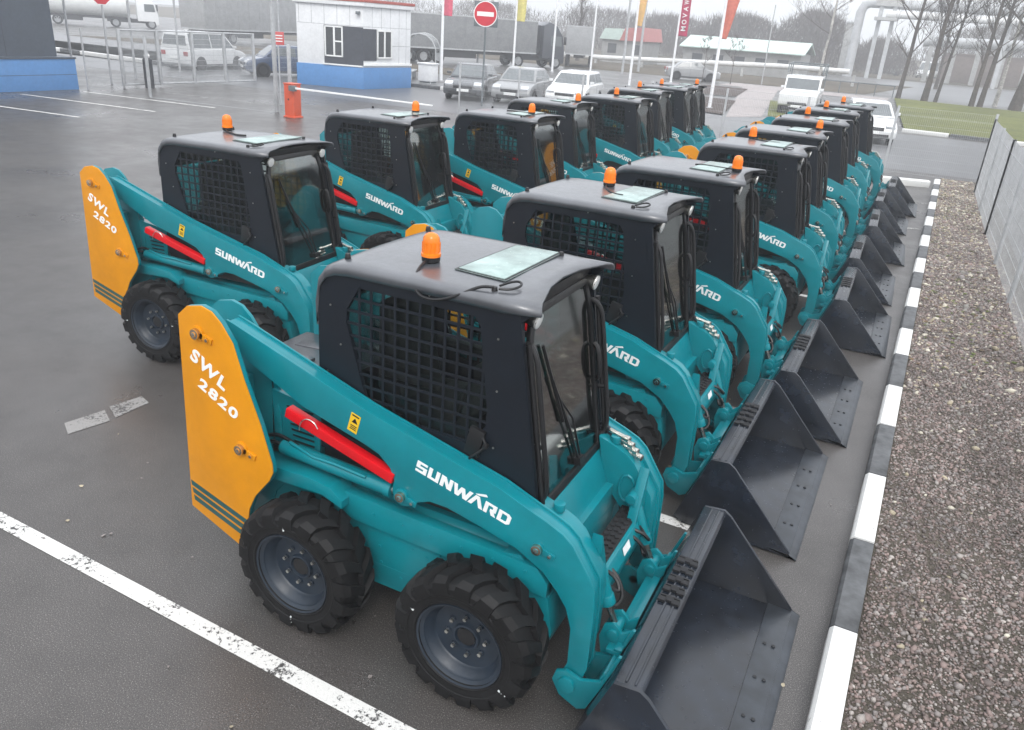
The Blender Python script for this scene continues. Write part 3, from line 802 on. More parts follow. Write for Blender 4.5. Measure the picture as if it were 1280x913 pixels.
# loose stones over the gravel bed
def stones(name, n, y0, y1, size, colours, zz=.085, gap=0.):
    ico = bmesh.new(); bmesh.ops.create_icosphere(ico, subdivisions=1, radius=1)
    bv = np.array([v.co[:] for v in ico.verts]); bf = np.array([[v.index for v in f.verts] for f in ico.faces]); ico.free()
    nv, nf = len(bv), len(bf)
    y = y0+(y1-y0)*(rng.random(n)**1.25 if n != 13000 else rng.random(n)**.55); x0 = 2.64+.0239*y+.16; x1 = 4.15-.0115*(y-6.5)+.12
    x = x0+(x1-x0)*rng.random(n)
    s = size*np.exp(rng.normal(0, .38, n))
    sc3 = np.stack([s*rng.uniform(.8,1.3,n), s*rng.uniform(.7,1.1,n), s*rng.uniform(.45,.8,n)], 1)
    a = rng.random(n)*6.283; ca, sa = np.cos(a), np.sin(a)
    jit = 1+rng.uniform(-.22,.22,(n,nv,1))
    P = bv[None]*jit*sc3[:,None,:]
    tilt = rng.normal(0,.35,(n,1)); P[:,:,2] += P[:,:,0]*tilt
    X = P[:,:,0]*ca[:,None]-P[:,:,1]*sa[:,None]+x[:,None]; Y = P[:,:,0]*sa[:,None]+P[:,:,1]*ca[:,None]+y[:,None]; Z = P[:,:,2]+zz+sc3[:,2:3]*.35
    V = np.stack([X,Y,Z], 2).reshape(-1,3); F = (bf[None]+(np.arange(n)*nv)[:,None,None]).reshape(-1,3)
    me = bpy.data.meshes.new(name); me.vertices.add(len(V)); me.vertices.foreach_set('co', V.ravel())
    me.loops.add(F.size); me.loops.foreach_set('vertex_index', F.ravel().astype(np.int32))
    me.polygons.add(len(F)); me.polygons.foreach_set('loop_start', np.arange(0,F.size,3,dtype=np.int32)); me.polygons.foreach_set('loop_total', np.full(len(F),3,dtype=np.int32))
    for c in colours: me.materials.append(c)
    me.polygons.foreach_set('material_index', np.repeat(rng.choice(len(colours), n, p=None), nf).astype(np.int32))
    me.update(); me.validate()
    o = bpy.data.objects.new(name, me); col.objects.link(o); return tag(o, kind='stuff')
st_c = [paint('stone_'+k, c, .6, .25) for k, c in (('brown',(.195,.150,.132)),('grey',(.225,.198,.186)),('dark',(.125,.098,.088)),('rose',(.25,.185,.167)),('pale',(.34,.305,.28)))]
pale_c = [paint('pebble_'+k, c, .7, .2) for k, c in (('cream',(.52,.48,.39)),('sand',(.36,.31,.22)),('grey',(.24,.225,.20)))]
stones('gravel_stones', 95000, -3.0, 15, .0080, st_c[:4]+st_c[:4]+[st_c[4]])
stones('pale_pebbles', 13000, 3.2, 21.4, .0150, pale_c[1:]+[pale_c[0]]+[st_c[0],st_c[1],st_c[3]])
stones('white_pebbles', 160, -1, 9, .014, pale_c)

# surroundings beyond the fence
sheet('road', [(-60,22.9),(60,22.9),(60,35.2),(-60,35.2)], .004, M['wetroad'])
sheet('lawn', [(1.9,36.35),(60,33.0),(60,58),(8.5,61.6),(.3,64.2)], .09, M['grass'])
for k in range(9):
    x = 1.8+1.9*k; kerb_block(x+1.85, 36.12-.06*(x-1.8)-.1, x, 36.12-.06*(x-1.8), 'kerbb' if k == 1 else 'kerbw', .22, .15)
sheet('path', [(-5.4,33.9),(-4.2,36.0),(-8.3,66.5),(-10.4,62)], .012, M['pavers'])
sheet('pavement', [(-12,60.5),(0,60),(0,64.5),(-12,66)], .016, M['pavers'])
sheet('flower_bed', [(-5.7,34.6),(-9.0,35.6),(-10.6,46),(-7.2,44.4)], .05, M['soil'])
sheet('grass_strip', [(-4.0,36.4),(-2.9,36.4),(-5.0,48),(-5.9,48)], .05, M['grass'])
sheet('flower_bed', [(-11.0,47),(-8.0,48),(-9.2,58),(-12.5,58)], .05, M['soil'])
sheet('verge', [(-75,66),(-2,66.5),(1,92),(-80,92)], .02, M['verge'])
sheet('verge', [(-60,41),(-17.5,41.5),(-17.0,47.5),(-55,49)], .02, M['verge'])
sheet('road', [(0,68),(70,66),(90,108),(-4,108)], .006, M['wetroad'])
sheet('far_field', [(-300,112),(300,112),(300,500),(-300,500)], .01, M['verge'])
for k in range(6):
    kerb_block(-20.6+.95*k*1.9, 31.2+.03*k, -20.6+.95*(k-1)*1.9, 31.2+.03*k, 'kerbb' if k % 2 == 1 else 'kerbw', .22, .16)
for k in range(9): kerb_block(-30.5-1.95*k, 26.9+.2*k, -30.5-1.95*(k+1), 27.1+.2*k, 'kerbb' if k % 4 == 1 else 'kerbw', .25, .2)
sheet('lot', [(-75,27.3),(-31,27.2),(-28,40),(-75,44)], .004, M['wetroad'])

# ------------------------------------------------------------------ mesh fences
M['galv'] = paint('galvanised_wire', (.43,.44,.45), .5, .1)
M['post'] = paint('fence_post_grey', (.42,.43,.44), .5, .12)
def wire_panel(name, p, q, h, parent, z0=.06, vs=.05, hs=.2, r=.0019, mat=None, folds=True):
    p = Vector((*p, 0)); q = Vector((*q, 0)); d = q-p; L = d.length; d.normalize(); nrm = Vector((-d.y, d.x, 0)); Z = Vector((0,0,1))
    mb = MB(); n = int(L/vs)
    for i in range(n+1):
        c = p+d*(i*L/n); mb.obox((c.x, c.y, z0+h/2), [d, nrm, Z], (r, r, h/2))
    m = int(h/hs)
    for j in range(m+1):
        z = z0+j*h/m; c = (p+q)/2
        mb.obox((c.x+nrm.x*r*1.6, c.y+nrm.y*r*1.6, z), [d, nrm, Z], (L/2, r, r*1.3))
        if folds and j in (1, m//2, m-1):
            mb.obox((c.x+nrm.x*.02, c.y+nrm.y*.02, z+.025), [d, nrm, Z], (L/2, r, r*1.3))
    return mb.build(name, mat or M['galv'], parent, smooth=0)
def fence(pts, h, label, bay=2.5, first_post=True, ph=None):
    root = empty('mesh_fence', (pts[0][0], pts[0][1], 0)); tag(root, label, 'fence'); root.location = (0,0,0)
    for a, b in zip(pts[:-1], pts[1:]):
        a = Vector(a); b = Vector(b); n = max(1, round((b-a).length/bay))
        for i in range(n+1):
            c = a.lerp(b, i/n)
            if i or first_post:
                mb = MB(); mb.box(c.x-.03, c.x+.03, c.y-.02, c.y+.02, -.02, (ph or h)+.08); mb.build('post', M['post'], root, bevel=.004)
            if i < n:
                e = a.lerp(b, (i+1)/n); dd = (e-c).normalized()*.035
                wire_panel('wire_panel', c+dd, e-dd, h, root)
    return root
fence([(FX(-8),-8),(4.14,6.5),(4.06,14),(4.06,19.5),(4.22,21.75)], 1.78, 'tall grey welded wire fence running along the gravel strip beside the kerb')
fence([(4.22,21.8),(-12.6,22.5)], 1.75, 'grey welded wire fence across the end of the yard before the wet road', first_post=False)

# gate by the blue building
g = empty('sliding_gate', (0,0,0)); tag(g, 'open grey sliding gate leaf of tubes and wire mesh beside the white van', 'gate')
p0, p1 = Vector((-24.5,18.0)), Vector((-24.3,24.6))
mb = MB()
for z in (.12, 2.02): mb.tube([(p0.x,p0.y,z),(p1.x,p1.y,z)], .035, 6)
mb.build('rail', M['post'], g)
for i in range(5):
    c = p0.lerp(p1, i/4); mb = MB(); mb.box(c.x-.05,c.x+.05,c.y-.05,c.y+.05,.08,2.05); mb.build('upright', M['post'], g, bevel=.004)
    if i < 4: wire_panel('wire_panel', c, p0.lerp(p1,(i+1)/4), 1.8, g, .16, .05, .2, .0046, mat=M['post'], folds=False)
fence([(-24.45,16.45),(-24.5,18.0)], 1.95, 'short grey fence section between the blue building and the sliding gate', bay=1.6)
fence([(-24.1,25.6),(-24.0,27.6)], 2.0, 'short grey fence section between the sliding gate and the white booth', bay=2.2)
def post(name, x, y, r, h, label, cat, mat='post', square=False, group=None):
    mb = MB()
    if square: mb.box(x-r,x+r,y-r,y+r,0,h)
    else: mb.tube([(x,y,0),(x,y,h*.5),(x,y,h)], [r, r*.9, r*.7], 10)
    o = mb.build(name, M[mat], bevel=.004 if square else 0); return tag(o, label, cat, group)
post('gate_post', -16.42, 17.25, .05, 5.2, 'tall grey square gate post beside the orange barrier box', 'post', square=True)
post('gate_post', -16.15, 17.62, .045, 2.1, 'short grey square gate post just behind the tall one at the barrier box', 'post', square=True)
post('gate_post', -21.6, 16.7, .04, 2.0, 'lone grey gate post standing in the open driveway before the sliding gate', 'post', square=True)
sheet('gate_rail', [(-21.6,16.62),(-16.5,17.2),(-16.5,17.27),(-21.6,16.69)], .006, M['post'])
M['bollard'] = paint('dark_bollard', (.035,.037,.042), .5)
mb = MB(); mb.lathe([(0,0),(.17,0),(.17,1.02),(.12,1.07),(0,1.08)], (-24.2,18.9,0), 18, axis='z'); mb.lathe([(0,1.08),(.09,1.09),(.11,1.16),(.06,1.24),(0,1.26)], (-24.2,18.9,0), 14, m=1, axis='z')
tag(mb.build('bollard', [M['bollard'], M['kerbw']]), 'dark round bollard with white cap at the start of the sliding gate', 'bollard')
for (x, y, lab) in ((-29.5,19.6,'thin pale mast behind the stop sign by the blue building'),(-27.5,21.0,'thin white mast behind the dark bollard'),(-30,25.6,'thin grey mast behind the white van roof'),(-29,31.5,'thin grey mast between the white van and the blue hatchback'),(-24.6,29.6,'thin pale mast next to the white booth corner')):
    post('mast', x, y, .05, 7.5, lab, 'mast')
# stop sign, no-entry sign, red sign
M['signred'] = paint('sign_red', (.55,.012,.03), .35, .05); M['signback'] = paint('sign_backing', (.13,.15,.16), .5)
def face_sign(name, x, y, h0, label, cat, build):
    root = empty(name, (x, y, 0), math.atan2(2.44-x, -(-3.42-y))+0); tag(root, label, cat)
    build(root); return root
def stop(root):
    mb = MB(); mb.tube([(0,.03,0),(0,.03,3.45)], .038, 10); mb.build('post', M['post'], root)
    oc = lambda r: [(r*math.cos(R(22.5+45*k)), 3.14+r*math.sin(R(22.5+45*k))) for k in range(8)]
    mb = MB(); mb.prism(oc(.36), -.012, 0); mb.build('sign_plate', M['white'], root, smooth=0)
    mb = MB(); mb.prism(oc(.335), -.016, -.011); o = mb.build('sign_face', M['signred'], root, smooth=0)
    lettering('STOP', M['white'], (-.26,3.06), (.26,3.06), .18, -.0175, root, .02)
face_sign('stop_sign', -25.95, 18.6, 0, 'red octagonal stop sign on a grey post by the blue building', 'sign', stop)
def noentry(root):
    mb = MB(); mb.tube([(0,.03,0),(0,.03,3.9)], .038, 10); mb.build('post', M['signback'], root)
    mb = MB(); mb.box(-.47,.47,-.004,.004,3.0,3.93); mb.build('backing_plate', M['signback'], root, bevel=.002)
    mb = MB(); mb.cyl((-.03,-.006,3.47),(-.03,-.014,3.47),.47,n=40); mb.build('sign_rim', M['white'], root)
    mb = MB(); mb.cyl((-.03,-.013,3.47),(-.03,-.018,3.47),.435,n=40); f = mb.build('sign_face', M['signred'], root)
    mb = MB(); mb.box(-.36,.30,-.0215,-.0175,3.39,3.55); mb.build('white_bar', M['white'], f, smooth=0)
face_sign('no_entry_sign', -13.79, 26.4, 0, 'round red no entry sign with white bar, dark post, before the parked cars', 'sign', noentry)
def redsign(root):
    mb = MB(); mb.tube([(0,.02,0),(0,.02,2.4)], .025, 8); mb.build('post', M['post'], root)
    mb = MB(); mb.box(-.20,.20,-.01,.005,1.98,2.40); mb.build('sign_plate', M['signpink'], root, bevel=.002)
    mb = MB()
    for k in range(3): mb.box(-.15,.15,-.0125,-.0105,2.08+.09*k,2.115+.09*k)
    mb.build('sign_stripe', M['white'], root, smooth=0)
M['signpink'] = paint('sign_pink', (.55,.09,.09), .5)
face_sign('notice_sign', -17.9, 19.1, 0, 'small faded red notice sign behind the tall gate post', 'sign', redsign)
# boom barrier
M['barrier'] = paint('barrier_orange', (.62,.085,.028), .4, .05)
b = empty('boom_barrier', (-15.3,16.76,0), 0); tag(b, 'orange boom barrier with its long white arm lowered across the driveway', 'barrier')
mb = MB(); mb.box(-.19,.19,-.17,.17,0,1.0); mb.box(-.21,.21,-.19,.19,1.0,1.03); mb.box(-.23,.23,-.2,.2,0,.05); mb.build('cabinet', M['barrier'], b, bevel=.015)
mb = MB(); mb.box(.1,.34,-.30,-.18,.82,.98); mb.build('arm_bracket', M['signback'], b, bevel=.01)
mb = MB(); mb.prism([(.3,.88),(5.3,.885),(5.3,.925),(.3,.94)], -.26, -.22); arm = mb.build('barrier_arm', M['white'], b, bevel=.01)
mb = MB(); mb.cyl((-.02,-.172,.55),(-.02,-.178,.55),.03,n=12); mb.build('lock', M['black'], b)

# ------------------------------------------------------------------ buildings
M['slate'] = paint('slate_cladding', (.055,.070,.092), .45, .08); M['bluewall'] = paint('blue_plinth', (.085,.235,.50), .45, .05)
M['panel'] = paint('white_panel', (.74,.75,.76), .45, .05); M['dpanel'] = paint('dark_panel', (.05,.056,.07), .45)
M['redroof'] = paint('red_trim', (.42,.10,.08), .5); M['dglass'] = paint('window_dark', (.05,.055,.06), .1, .2, spec=.8)
M['joint'] = paint('panel_joint', (.36,.37,.38), .6)
b = empty('corner_building', (-24.6,16.2,0)); tag(b, 'dark slate clad building with a blue plinth at the edge of the parking bays', 'building')
mb = MB(); mb.box(-9,0,-12,0,0,1.02); mb.build('plinth', M['bluewall'], b, bevel=.01)
mb = MB(); mb.box(-9,.03,-12,.03,1.02,1.08); mb.build('plinth_cap', M['slate'], b, bevel=.005)
mb = MB(); mb.box(-9,-.35,-12,-.42,1.08,8); mb.build('wall', M['slate'], b)
mb = MB()
for k in range(5): mb.box(-.349,-.344,-2.2-2.4*k-.008,-2.2-2.4*k+.008,1.08,8)
mb.box(-.002,.003,-12,-.02,.50,.515); mb.build('panel_joint', M['dpanel'], b, smooth=0)

b = empty('guard_booth', (-20.5,27.4,0)); tag(b, 'white panelled guard booth with a blue base, dark window band and red roof edge', 'booth')
# footprint: corner at origin, left face to A, right face to B
A = Vector((-3.0,-.87)); Bv = Vector((.4,3.2)); Cv = A+Bv
ua = A.normalized(); ub = Bv.normalized(); na = Vector((ua.y,-ua.x)); na = na if na.y < 0 else -na; nb = Vector((ub.y,-ub.x)); nb = nb if nb.x > 0 else -nb
foot = [(0,0),(A.x,A.y),(Cv.x,Cv.y),(Bv.x,Bv.y)]
mb = MB(); mb.prism(foot, .9, 3.45, plane='xy'); mb.build('wall', M['panel'], b, bevel=.01)
def off(poly, d): 
    c = Vector((sum(p[0] for p in poly)/4, sum(p[1] for p in poly)/4)); return [tuple(Vector(p)+(Vector(p)-c).normalized()*d) for p in poly]
mb = MB(); mb.prism(off(foot,.06), 0, .93, plane='xy'); mb.build('base', M['bluewall'], b, bevel=.01)
mb = MB(); mb.prism(off(foot,.16), 3.45, 3.62, plane='xy'); r_ = mb.build('roof', M['panel'], b, bevel=.01)
mb = MB(); mb.prism(off(foot,.20), 3.62, 3.74, plane='xy'); mb.build('roof_edge', M['redroof'], r_, bevel=.01)
def wallbox(mb, u, nn, a0, a1, z0, z1, d0, d1, m=0):
    c = u*(a0+a1)/2+nn*(d0+d1)/2
    mb.obox((c.x, c.y, (z0+z1)/2), [(*u,0),(*nn,0),(0,0,1)], ((a1-a0)/2,(d1-d0)/2,(z1-z0)/2), m)
mb = MB(); wallbox(mb, ua, na, -.02, 1.82, 1.0, 2.6, .0, .03); wallbox(mb, ub, nb, -.02, .85, 1.22, 2.55, .0, .03); mb.build('dark_band', M['dpanel'], b, smooth=0)
mb = MB(); wallbox(mb, ub, nb, .0, 3.25, 1.0, 1.10, .0, .08); wallbox(mb, ua, na, .0, 1.9, .94, 1.0, .0, .08); mb.build('sill_rail', M['white'], b, bevel=.005)
mb = MB()
for a in (.6,1.2,1.8,2.4,3.0): wallbox(mb, ua, na, a-.008, a+.008, 2.62, 3.45, .0005, .004)
for a in (.6,1.2,1.8,2.4,2.9): wallbox(mb, ub, nb, a-.008, a+.008, 2.56 if a < 1.9 else 1.1, 3.45, .0005, .004)
for z in (2.63,): wallbox(mb, ua, na, 0, 3.1, z-.008, z+.008, .0005, .004); wallbox(mb, ub, nb, 0, 3.2, z-.008, z+.008, .0005, .004)
wallbox(mb, ub, nb, 1.95, 3.2, 1.85, 1.87, .0005, .004)
mb.build('panel_joint', M['joint'], b, smooth=0)
def window(u, nn, a0, a1, z0, z1, mull, hbar=None):
    mb = MB(); t = .06
    for aa, bb, zz, ww in ((a0,a1,z0,z0+t),(a0,a1,z1-t,z1),(a0,a0+t,z0,z1),(a1-t,a1,z0,z1)): wallbox(mb, u, nn, aa, bb, zz, ww, .03, .085)
    for m_ in mull: wallbox(mb, u, nn, m_-.04, m_+.04, z0+t, z1-t, .03, .08)
    if hbar: wallbox(mb, u, nn, hbar[0], hbar[1], hbar[2]-.03, hbar[2]+.03, .03, .079)
    f = mb.build('window', M['white'], b, bevel=.004)
    mb = MB(); wallbox(mb, u, nn, a0+.03, a1-.03, z0+.03, z1-.03, .031, .045); mb.build('pane', M['dglass'], f, smooth=0)
window(ua, na, .92, 1.78, 1.30, 2.58, [1.33], (.95,1.33,1.95)); window(ub, nb, .86, 1.85, 1.32, 2.52, [1.36])
mb = MB(); wallbox(mb, ua, na, .10, .26, 3.12, 3.24, .0, .2); mb.build('flood_light', M['signback'], b, bevel=.01)

# cycle shelter
sroot = empty('cycle_shelter', (-22.4,34.9,0), R(117)); tag(sroot, 'small arched glass shelter behind the guard booth', 'shelter')
for k, x in enumerate((0,2.9)):
    mb = MB(); mb.tube([(x+.0,-.9,0),(x,-.9,1.5)]+[(x,-.9*math.cos(R(a)),1.5+.9*math.sin(R(a))) for a in range(15,166,25)]+[(x,.9,1.5),(x,.9,0)], .035, 8); mb.build('hoop', M['post'], sroot)
mb = MB(); n = 9
vs = [(x,-.9*math.cos(R(180*i/n)),1.5+.92*math.sin(R(180*i/n))) for x in (0,2.9) for i in range(n+1)]
mb.add(vs, [(i,i+1,n+2+i,n+1+i) for i in range(n)]); M['plexi'] = glass('pale_plexiglass', (.75,.78,.78), .2)
ro = mb.build('canopy', M['plexi'], sroot)
mb = MB(); mb.box(.05,2.85,.86,.88,.25,1.5); mb.build('back_panel', M['plexi'], sroot, smooth=0)
mb = MB(); mb.box(.3,2.6,.35,.75,.40,.46); mb.box(.4,.46,.4,.7,0,.4); mb.box(2.4,2.46,.4,.7,0,.4); mb.build('bench', M['post'], sroot, bevel=.005)
mb = MB(); mb.box(-.45,.35,-.35,.35,.12,.95); mb.box(-.5,.4,-.4,.4,.95,1.02); mb.box(-.4,.3,-.3,.3,0,.12,1)
o = mb.build('utility_box', [M['panel'], M['signback']], bevel=.02); o.location = (-21.3,34.2,0); tag(o, 'pale utility cabinet standing before the arched shelter', 'cabinet')

# ------------------------------------------------------------------ flags
M['pole'] = paint('white_pole', (.80,.81,.82), .4, .04)
def cloth_mat(name, c): return paint(name, c, .7, .12)
M['flagpink'] = cloth_mat('flag_pink', (.62,.10,.16)); M['flagyel'] = cloth_mat('flag_yellow', (.62,.55,.16)); M['flagmag'] = cloth_mat('flag_magenta', (.42,.012,.075)); M['flagcoral'] = cloth_mat('flag_coral', (.58,.16,.11)); M['flagor'] = cloth_mat('flag_orange', (.68,.42,.16))
def flagpole(x, y, h, label, flag=None):
    root = empty('flagpole', (x, y, 0)); tag(root, label, 'flagpole', 'white flagpoles along the road')
    mb = MB(); mb.tube([(0,0,0),(0,0,h*.5),(0,0,h)], [.085,.07,.045], 12); mb.build('pole', M['pole'], root)
    mb = MB(); mb.cyl((0,0,0),(0,0,.08),.16,.16,14); mb.build('foot', M['post'], root)
    if flag:
        mat, z0, z1, w0, w1, wave, text = flag
        F = empty('flag', (x, y, 0)); tag(F, text[1], 'flag')
        mb = MB(); nx, nz = 8, 24; vs = []
        for j in range(nz+1):
            t = j/nz; w = w0+(w1-w0)*t
            for i in range(nx+1):
                u = i/nx; vs.append((.06+w*u, wave*math.sin(u*7+t*5)*u, z0+(z1-z0)*t-(.10*u if t > 0 else 0)))
        mb.add(vs, [(j*(nx+1)+i, j*(nx+1)+i+1, (j+1)*(nx+1)+i+1, (j+1)*(nx+1)+i) for j in range(nz) for i in range(nx)])
        o = mb.build('cloth', M[mat], F); so = o.modifiers.new('thickness','SOLIDIFY'); so.thickness = .008
        if text[0]:
            for k, ch in enumerate(text[0]):
                lt = text_mesh(ch, M['white'], .02)
                q = bpy.data.objects.new('lettering', lt); col.objects.link(q); q.parent = F
                zc = z0+.36+.43*k
                q.matrix_local = Matrix(((0,-.34,0,.06+w0*.5+.17),(0,0,-1,-.07),(.30,0,0,zc),(0,0,0,1)))
flagpole(-21.7,36.1,8.2,'white flagpole nearest the guard booth, pink flag hanging on it',('flagpink',3.35,5.6,.50,.55,.03,('', 'pink flag hanging from the pole nearest the guard booth')))
flagpole(-31.1,57.1,9.0,'bare white flagpole right behind the no entry sign')
flagpole(-25.4,52.3,9.0,'white flagpole with a yellow flag in front of the long dark trailer',('flagyel',3.4,6.2,.62,.8,.06,('', 'yellow flag hanging in front of the long dark trailer')))
flagpole(-23.7,55.6,9.0,'bare white flagpole before the dark truck cab')
flagpole(-22.9,61.6,9.5,'bare white flagpole before the second grey trailer')
flagpole(-14.9,48.2,9.0,'white flagpole with a narrow orange flag, before the red roofed house',('flagor',3.6,6.4,.28,.62,.05,('', 'narrow orange flag furled on its pole')))
flagpole(-14.6,56.7,9.2,'white flagpole with the magenta lettered flag, behind the farthest loaders',('flagmag',3.2,6.8,.66,.62,.03,('MOVAW', 'magenta flag with white letters running up it')))
flagpole(-7.0,37.4,8.6,'white flagpole with a coral flag, standing in the brown flower bed',('flagcoral',3.2,5.9,.20,.75,.04,('', 'coral red flag hanging over the brown flower bed')))
post('lamp_mast', -20.6, 63.0, .10, 10, 'grey lamp mast left of the orange flag, before the red roofed house', 'lamp mast')
post('lamp_mast', -21.4, 69.6, .12, 10, 'pale grey lamp mast right behind the orange flag', 'lamp mast')
post('lamp_mast', -10.0, 67.5, .05, 6, 'thin grey mast on the verge before the green roofed building', 'lamp mast')

# ------------------------------------------------------------------ vehicles
def cpaint(name, c): return paint(name, c, .22, .04, coat=.6)
for k, c in (('carwhite',(.74,.75,.75)),('carsilver',(.26,.265,.27)),('cargrey',(.055,.060,.066)),('carblue',(.035,.06,.12)),('cardk',(.06,.065,.072))): M[k] = cpaint(k, c)
M['headlight'] = paint('headlight_lens', (.62,.64,.66), .08, .05); M['tail'] = paint('tail_lens', (.35,.012,.01), .2); M['trim'] = paint('black_trim', (.015,.015,.017), .4); M['cwheel'] = paint('alloy_wheel', (.36,.37,.38), .35, .1, metal=.4)
_cw = {}
def car_wheel(root, x, y, r, w):
    k = (r, w)
    if k not in _cw:
        t = MB(); t.lathe([(r*.62,-w/2),(r*.92,-w/2),(r,-w*.35),(r,w*.35),(r*.92,w/2),(r*.62,w/2),(r*.62,-w/2)], (0,0,0), 28)
        d = MB(); d.lathe([(r*.64,-w*.46),(r*.60,-w*.42),(r*.56,-w*.25),(0,-w*.30)], (0,0,0), 24)
        for i in range(6):
            a = i*math.pi/3; c = Vector((math.cos(a)*r*.33,-w*.36,math.sin(a)*r*.33)); d.obox(c, [(math.cos(a),0,math.sin(a)),(0,1,0),(-math.sin(a),0,math.cos(a))], (r*.29,w*.06,r*.075))
        d2 = MB()
        _cw[k] = (t.mesh('tyre', M['rubber']), d.mesh('rim', M['cwheel']))
    t, d = _cw[k]
    wo = bpy.data.objects.new('wheel', t); col.objects.link(wo); wo.parent = root; wo.location = (x, y, r); wo.rotation_euler.z = 0 if y < 0 else math.pi
    ro = bpy.data.objects.new('rim', d); col.objects.link(ro); ro.parent = wo

def car(label, cat, x, y, heading, mat, L=4.4, W=1.74, H=1.45, style='sedan', plate=True, name='parked_car'):
    """local +x is the front"""
    root = empty(name, (x, y, 0), heading); tag(root, label, cat)
    f, r = L/2, -L/2; gz = .20; rw = .315
    if style == 'sedan':
        low = [(r+.05,.30),(r,.55),(r+.03,.86),(r+.35,.95),(r+1.0,.93),(f-1.35,.93),(f-.45,.80),(f-.08,.66),(f,.48),(f-.04,.26),(f-.3,gz),(r+.3,gz)]
        cab = [(r+.55,.93),(r+1.25,H-.03),(r+1.6,H),(f-2.0,H),(f-1.75,H-.03),(f-1.05,.90)]
    elif style == 'hatch':
        low = [(r+.02,.30),(r,.60),(r+.04,.92),(r+.3,.95),(f-1.15,.95),(f-.35,.80),(f-.06,.66),(f,.46),(f-.04,.26),(f-.3,gz),(r+.3,gz)]
        cab = [(r+.06,.93),(r+.35,H-.06),(r+.6,H),(f-1.75,H),(f-1.5,H-.04),(f-.85,.90)]
    elif style == 'van':
        low = [(r+.02,.32),(r,.62),(r+.02,1.0),(f-1.1,1.02),(f-.40,.92),(f-.10,.78),(f,.5),(f-.04,.28),(f-.3,gz),(r+.2,gz)]
        cab = [(r+.03,1.0),(r+.10,H-.12),(r+.25,H),(f-1.75,H),(f-1.5,H-.05),(f-.80,.98)]
    else:   # old off-road
        low = [(r+.02,.42),(r,.7),(r+.02,1.12),(f-1.5,1.12),(f-.1,1.06),(f,.96),(f,.5),(f-.1,.42),(r+.2,.40)]
        cab = [(r+.02,1.1),(r+.08,H-.08),(r+.18,H),(f-1.75,H),(f-1.66,H-.06),(f-1.42,1.1)]
        rw = .36
    mb = MB(); n = len(low)
    # tumblehome: body loft of five slices
    ys = [(-W/2,.0,.05),(-W/2+.06,0,0),(0,0,0),(W/2-.06,0,0),(W/2,0,.05)]
    vs = []
    for yy, _, ins in ys:
        for (px, pz) in low: vs.append((px*(1-ins*.35), yy, pz-(ins*.6 if pz > .6 else 0)+(ins*.4 if pz < .3 else 0)))
    fs = [tuple(range(n)), tuple(range(5*n-1, 4*n-1, -1))]+[(k*n+i, (k+1)*n+i, (k+1)*n+(i+1) % n, k*n+(i+1) % n) for k in range(4) for i in range(n)]
    mb.add(vs, fs); body = mb.build('body', M[mat], root, bevel=.03, smooth=50, segs=2)
    # cabin, narrower at the roof
    wz = lambda z: W/2-.03-(.0 if style == 'suv' else .22)*(z-.9)/(H-.9)*.85
    mb = MB(); n = len(cab); vs = [(px, -wz(pz), pz) for px, pz in cab]+[(px, wz(pz), pz) for px, pz in cab]
    mb.add(vs, [tuple(range(n)), tuple(range(2*n-1, n-1, -1))]+[(i, n+i, n+(i+1) % n, (i+1) % n) for i in range(n)])
    mb.build('cabin', M[mat], root, bevel=.04, smooth=50)
    # windscreens
    def quad_glass(name, a, b, k0=.12, k1=.90, inset=.09):
        a = Vector((a[0],0,a[1])); b_ = Vector((b[0],0,b[1])); lo = a.lerp(b_, k0); hi = a.lerp(b_, k1); nr = Vector((-(b_-a).z,0,(b_-a).x)).normalized()
        if nr.z < 0: nr = -nr
        lo += nr*.008; hi += nr*.008; m = MB()
        m.add([(lo.x,-wz(lo.z)+inset,lo.z),(lo.x,wz(lo.z)-inset,lo.z),(hi.x,wz(hi.z)-inset,hi.z),(hi.x,-wz(hi.z)+inset,hi.z)]+[(p.x-nr.x*.006, s_*(wz(p.z)-inset), p.z-nr.z*.006) for p, s_ in ((lo,-1),(lo,1),(hi,1),(hi,-1))], [(0,1,2,3),(7,6,5,4),(0,4,5,1),(1,5,6,2),(2,6,7,3),(3,7,4,0)])
        return m.build(name, M['screen'], root, smooth=0)
    quad_glass('windscreen', cab[5], cab[4]); quad_glass('rear_window', cab[0], cab[1], .25, .92)
    zb = cab[0][1]+.06; zt = H-.09
    def lerpx(p, q, z): return p[0]+(q[0]-p[0])*(z-p[1])/(q[1]-p[1])
    xr0, xr1 = lerpx(cab[0], cab[1], zb)+.12, lerpx(cab[0], cab[1], min(zt, cab[1][1]))+.10
    xf0, xf1 = lerpx(cab[5], cab[4], zb)-.12, lerpx(cab[5], cab[4], min(zt, cab[4][1]))-.10
    mid = (xr0+xf0)/2-.05
    for s in (-1, 1):
        for (a0, a1, b1, b0) in ((xr0, xr1, mid-.035, mid-.035), (mid+.035, mid+.035, xf1, xf0)):
            m = MB(); pts = [(a0,zb),(b0,zb),(b1,zt),(a1,zt)]
            m.add([(px, s*(wz(pz)+.006), pz) for px, pz in pts]+[(px, s*(wz(pz)-.004), pz) for px, pz in pts], [(0,1,2,3),(7,6,5,4),(0,4,5,1),(1,5,6,2),(2,6,7,3),(3,7,4,0)])
            m.build('side_window', M['screen'], root, smooth=0)
        m = MB(); m.obox((xf0-.05, s*(W/2+.06), zb+.06), [(1,0,0),(0,1,0),(0,0,1)], (.05,.09,.055)); m.build('mirror', M[mat], root, bevel=.02)
        hz = .70 if style != 'suv' else .85
        m = MB(); m.obox((f-.13, s*(W/2-.24), hz-.03), [(1,0,-.6),(0,1,0),(.6,0,1)], (.12,.17,.07)); m.build('headlight', M['headlight'], root, bevel=.02)
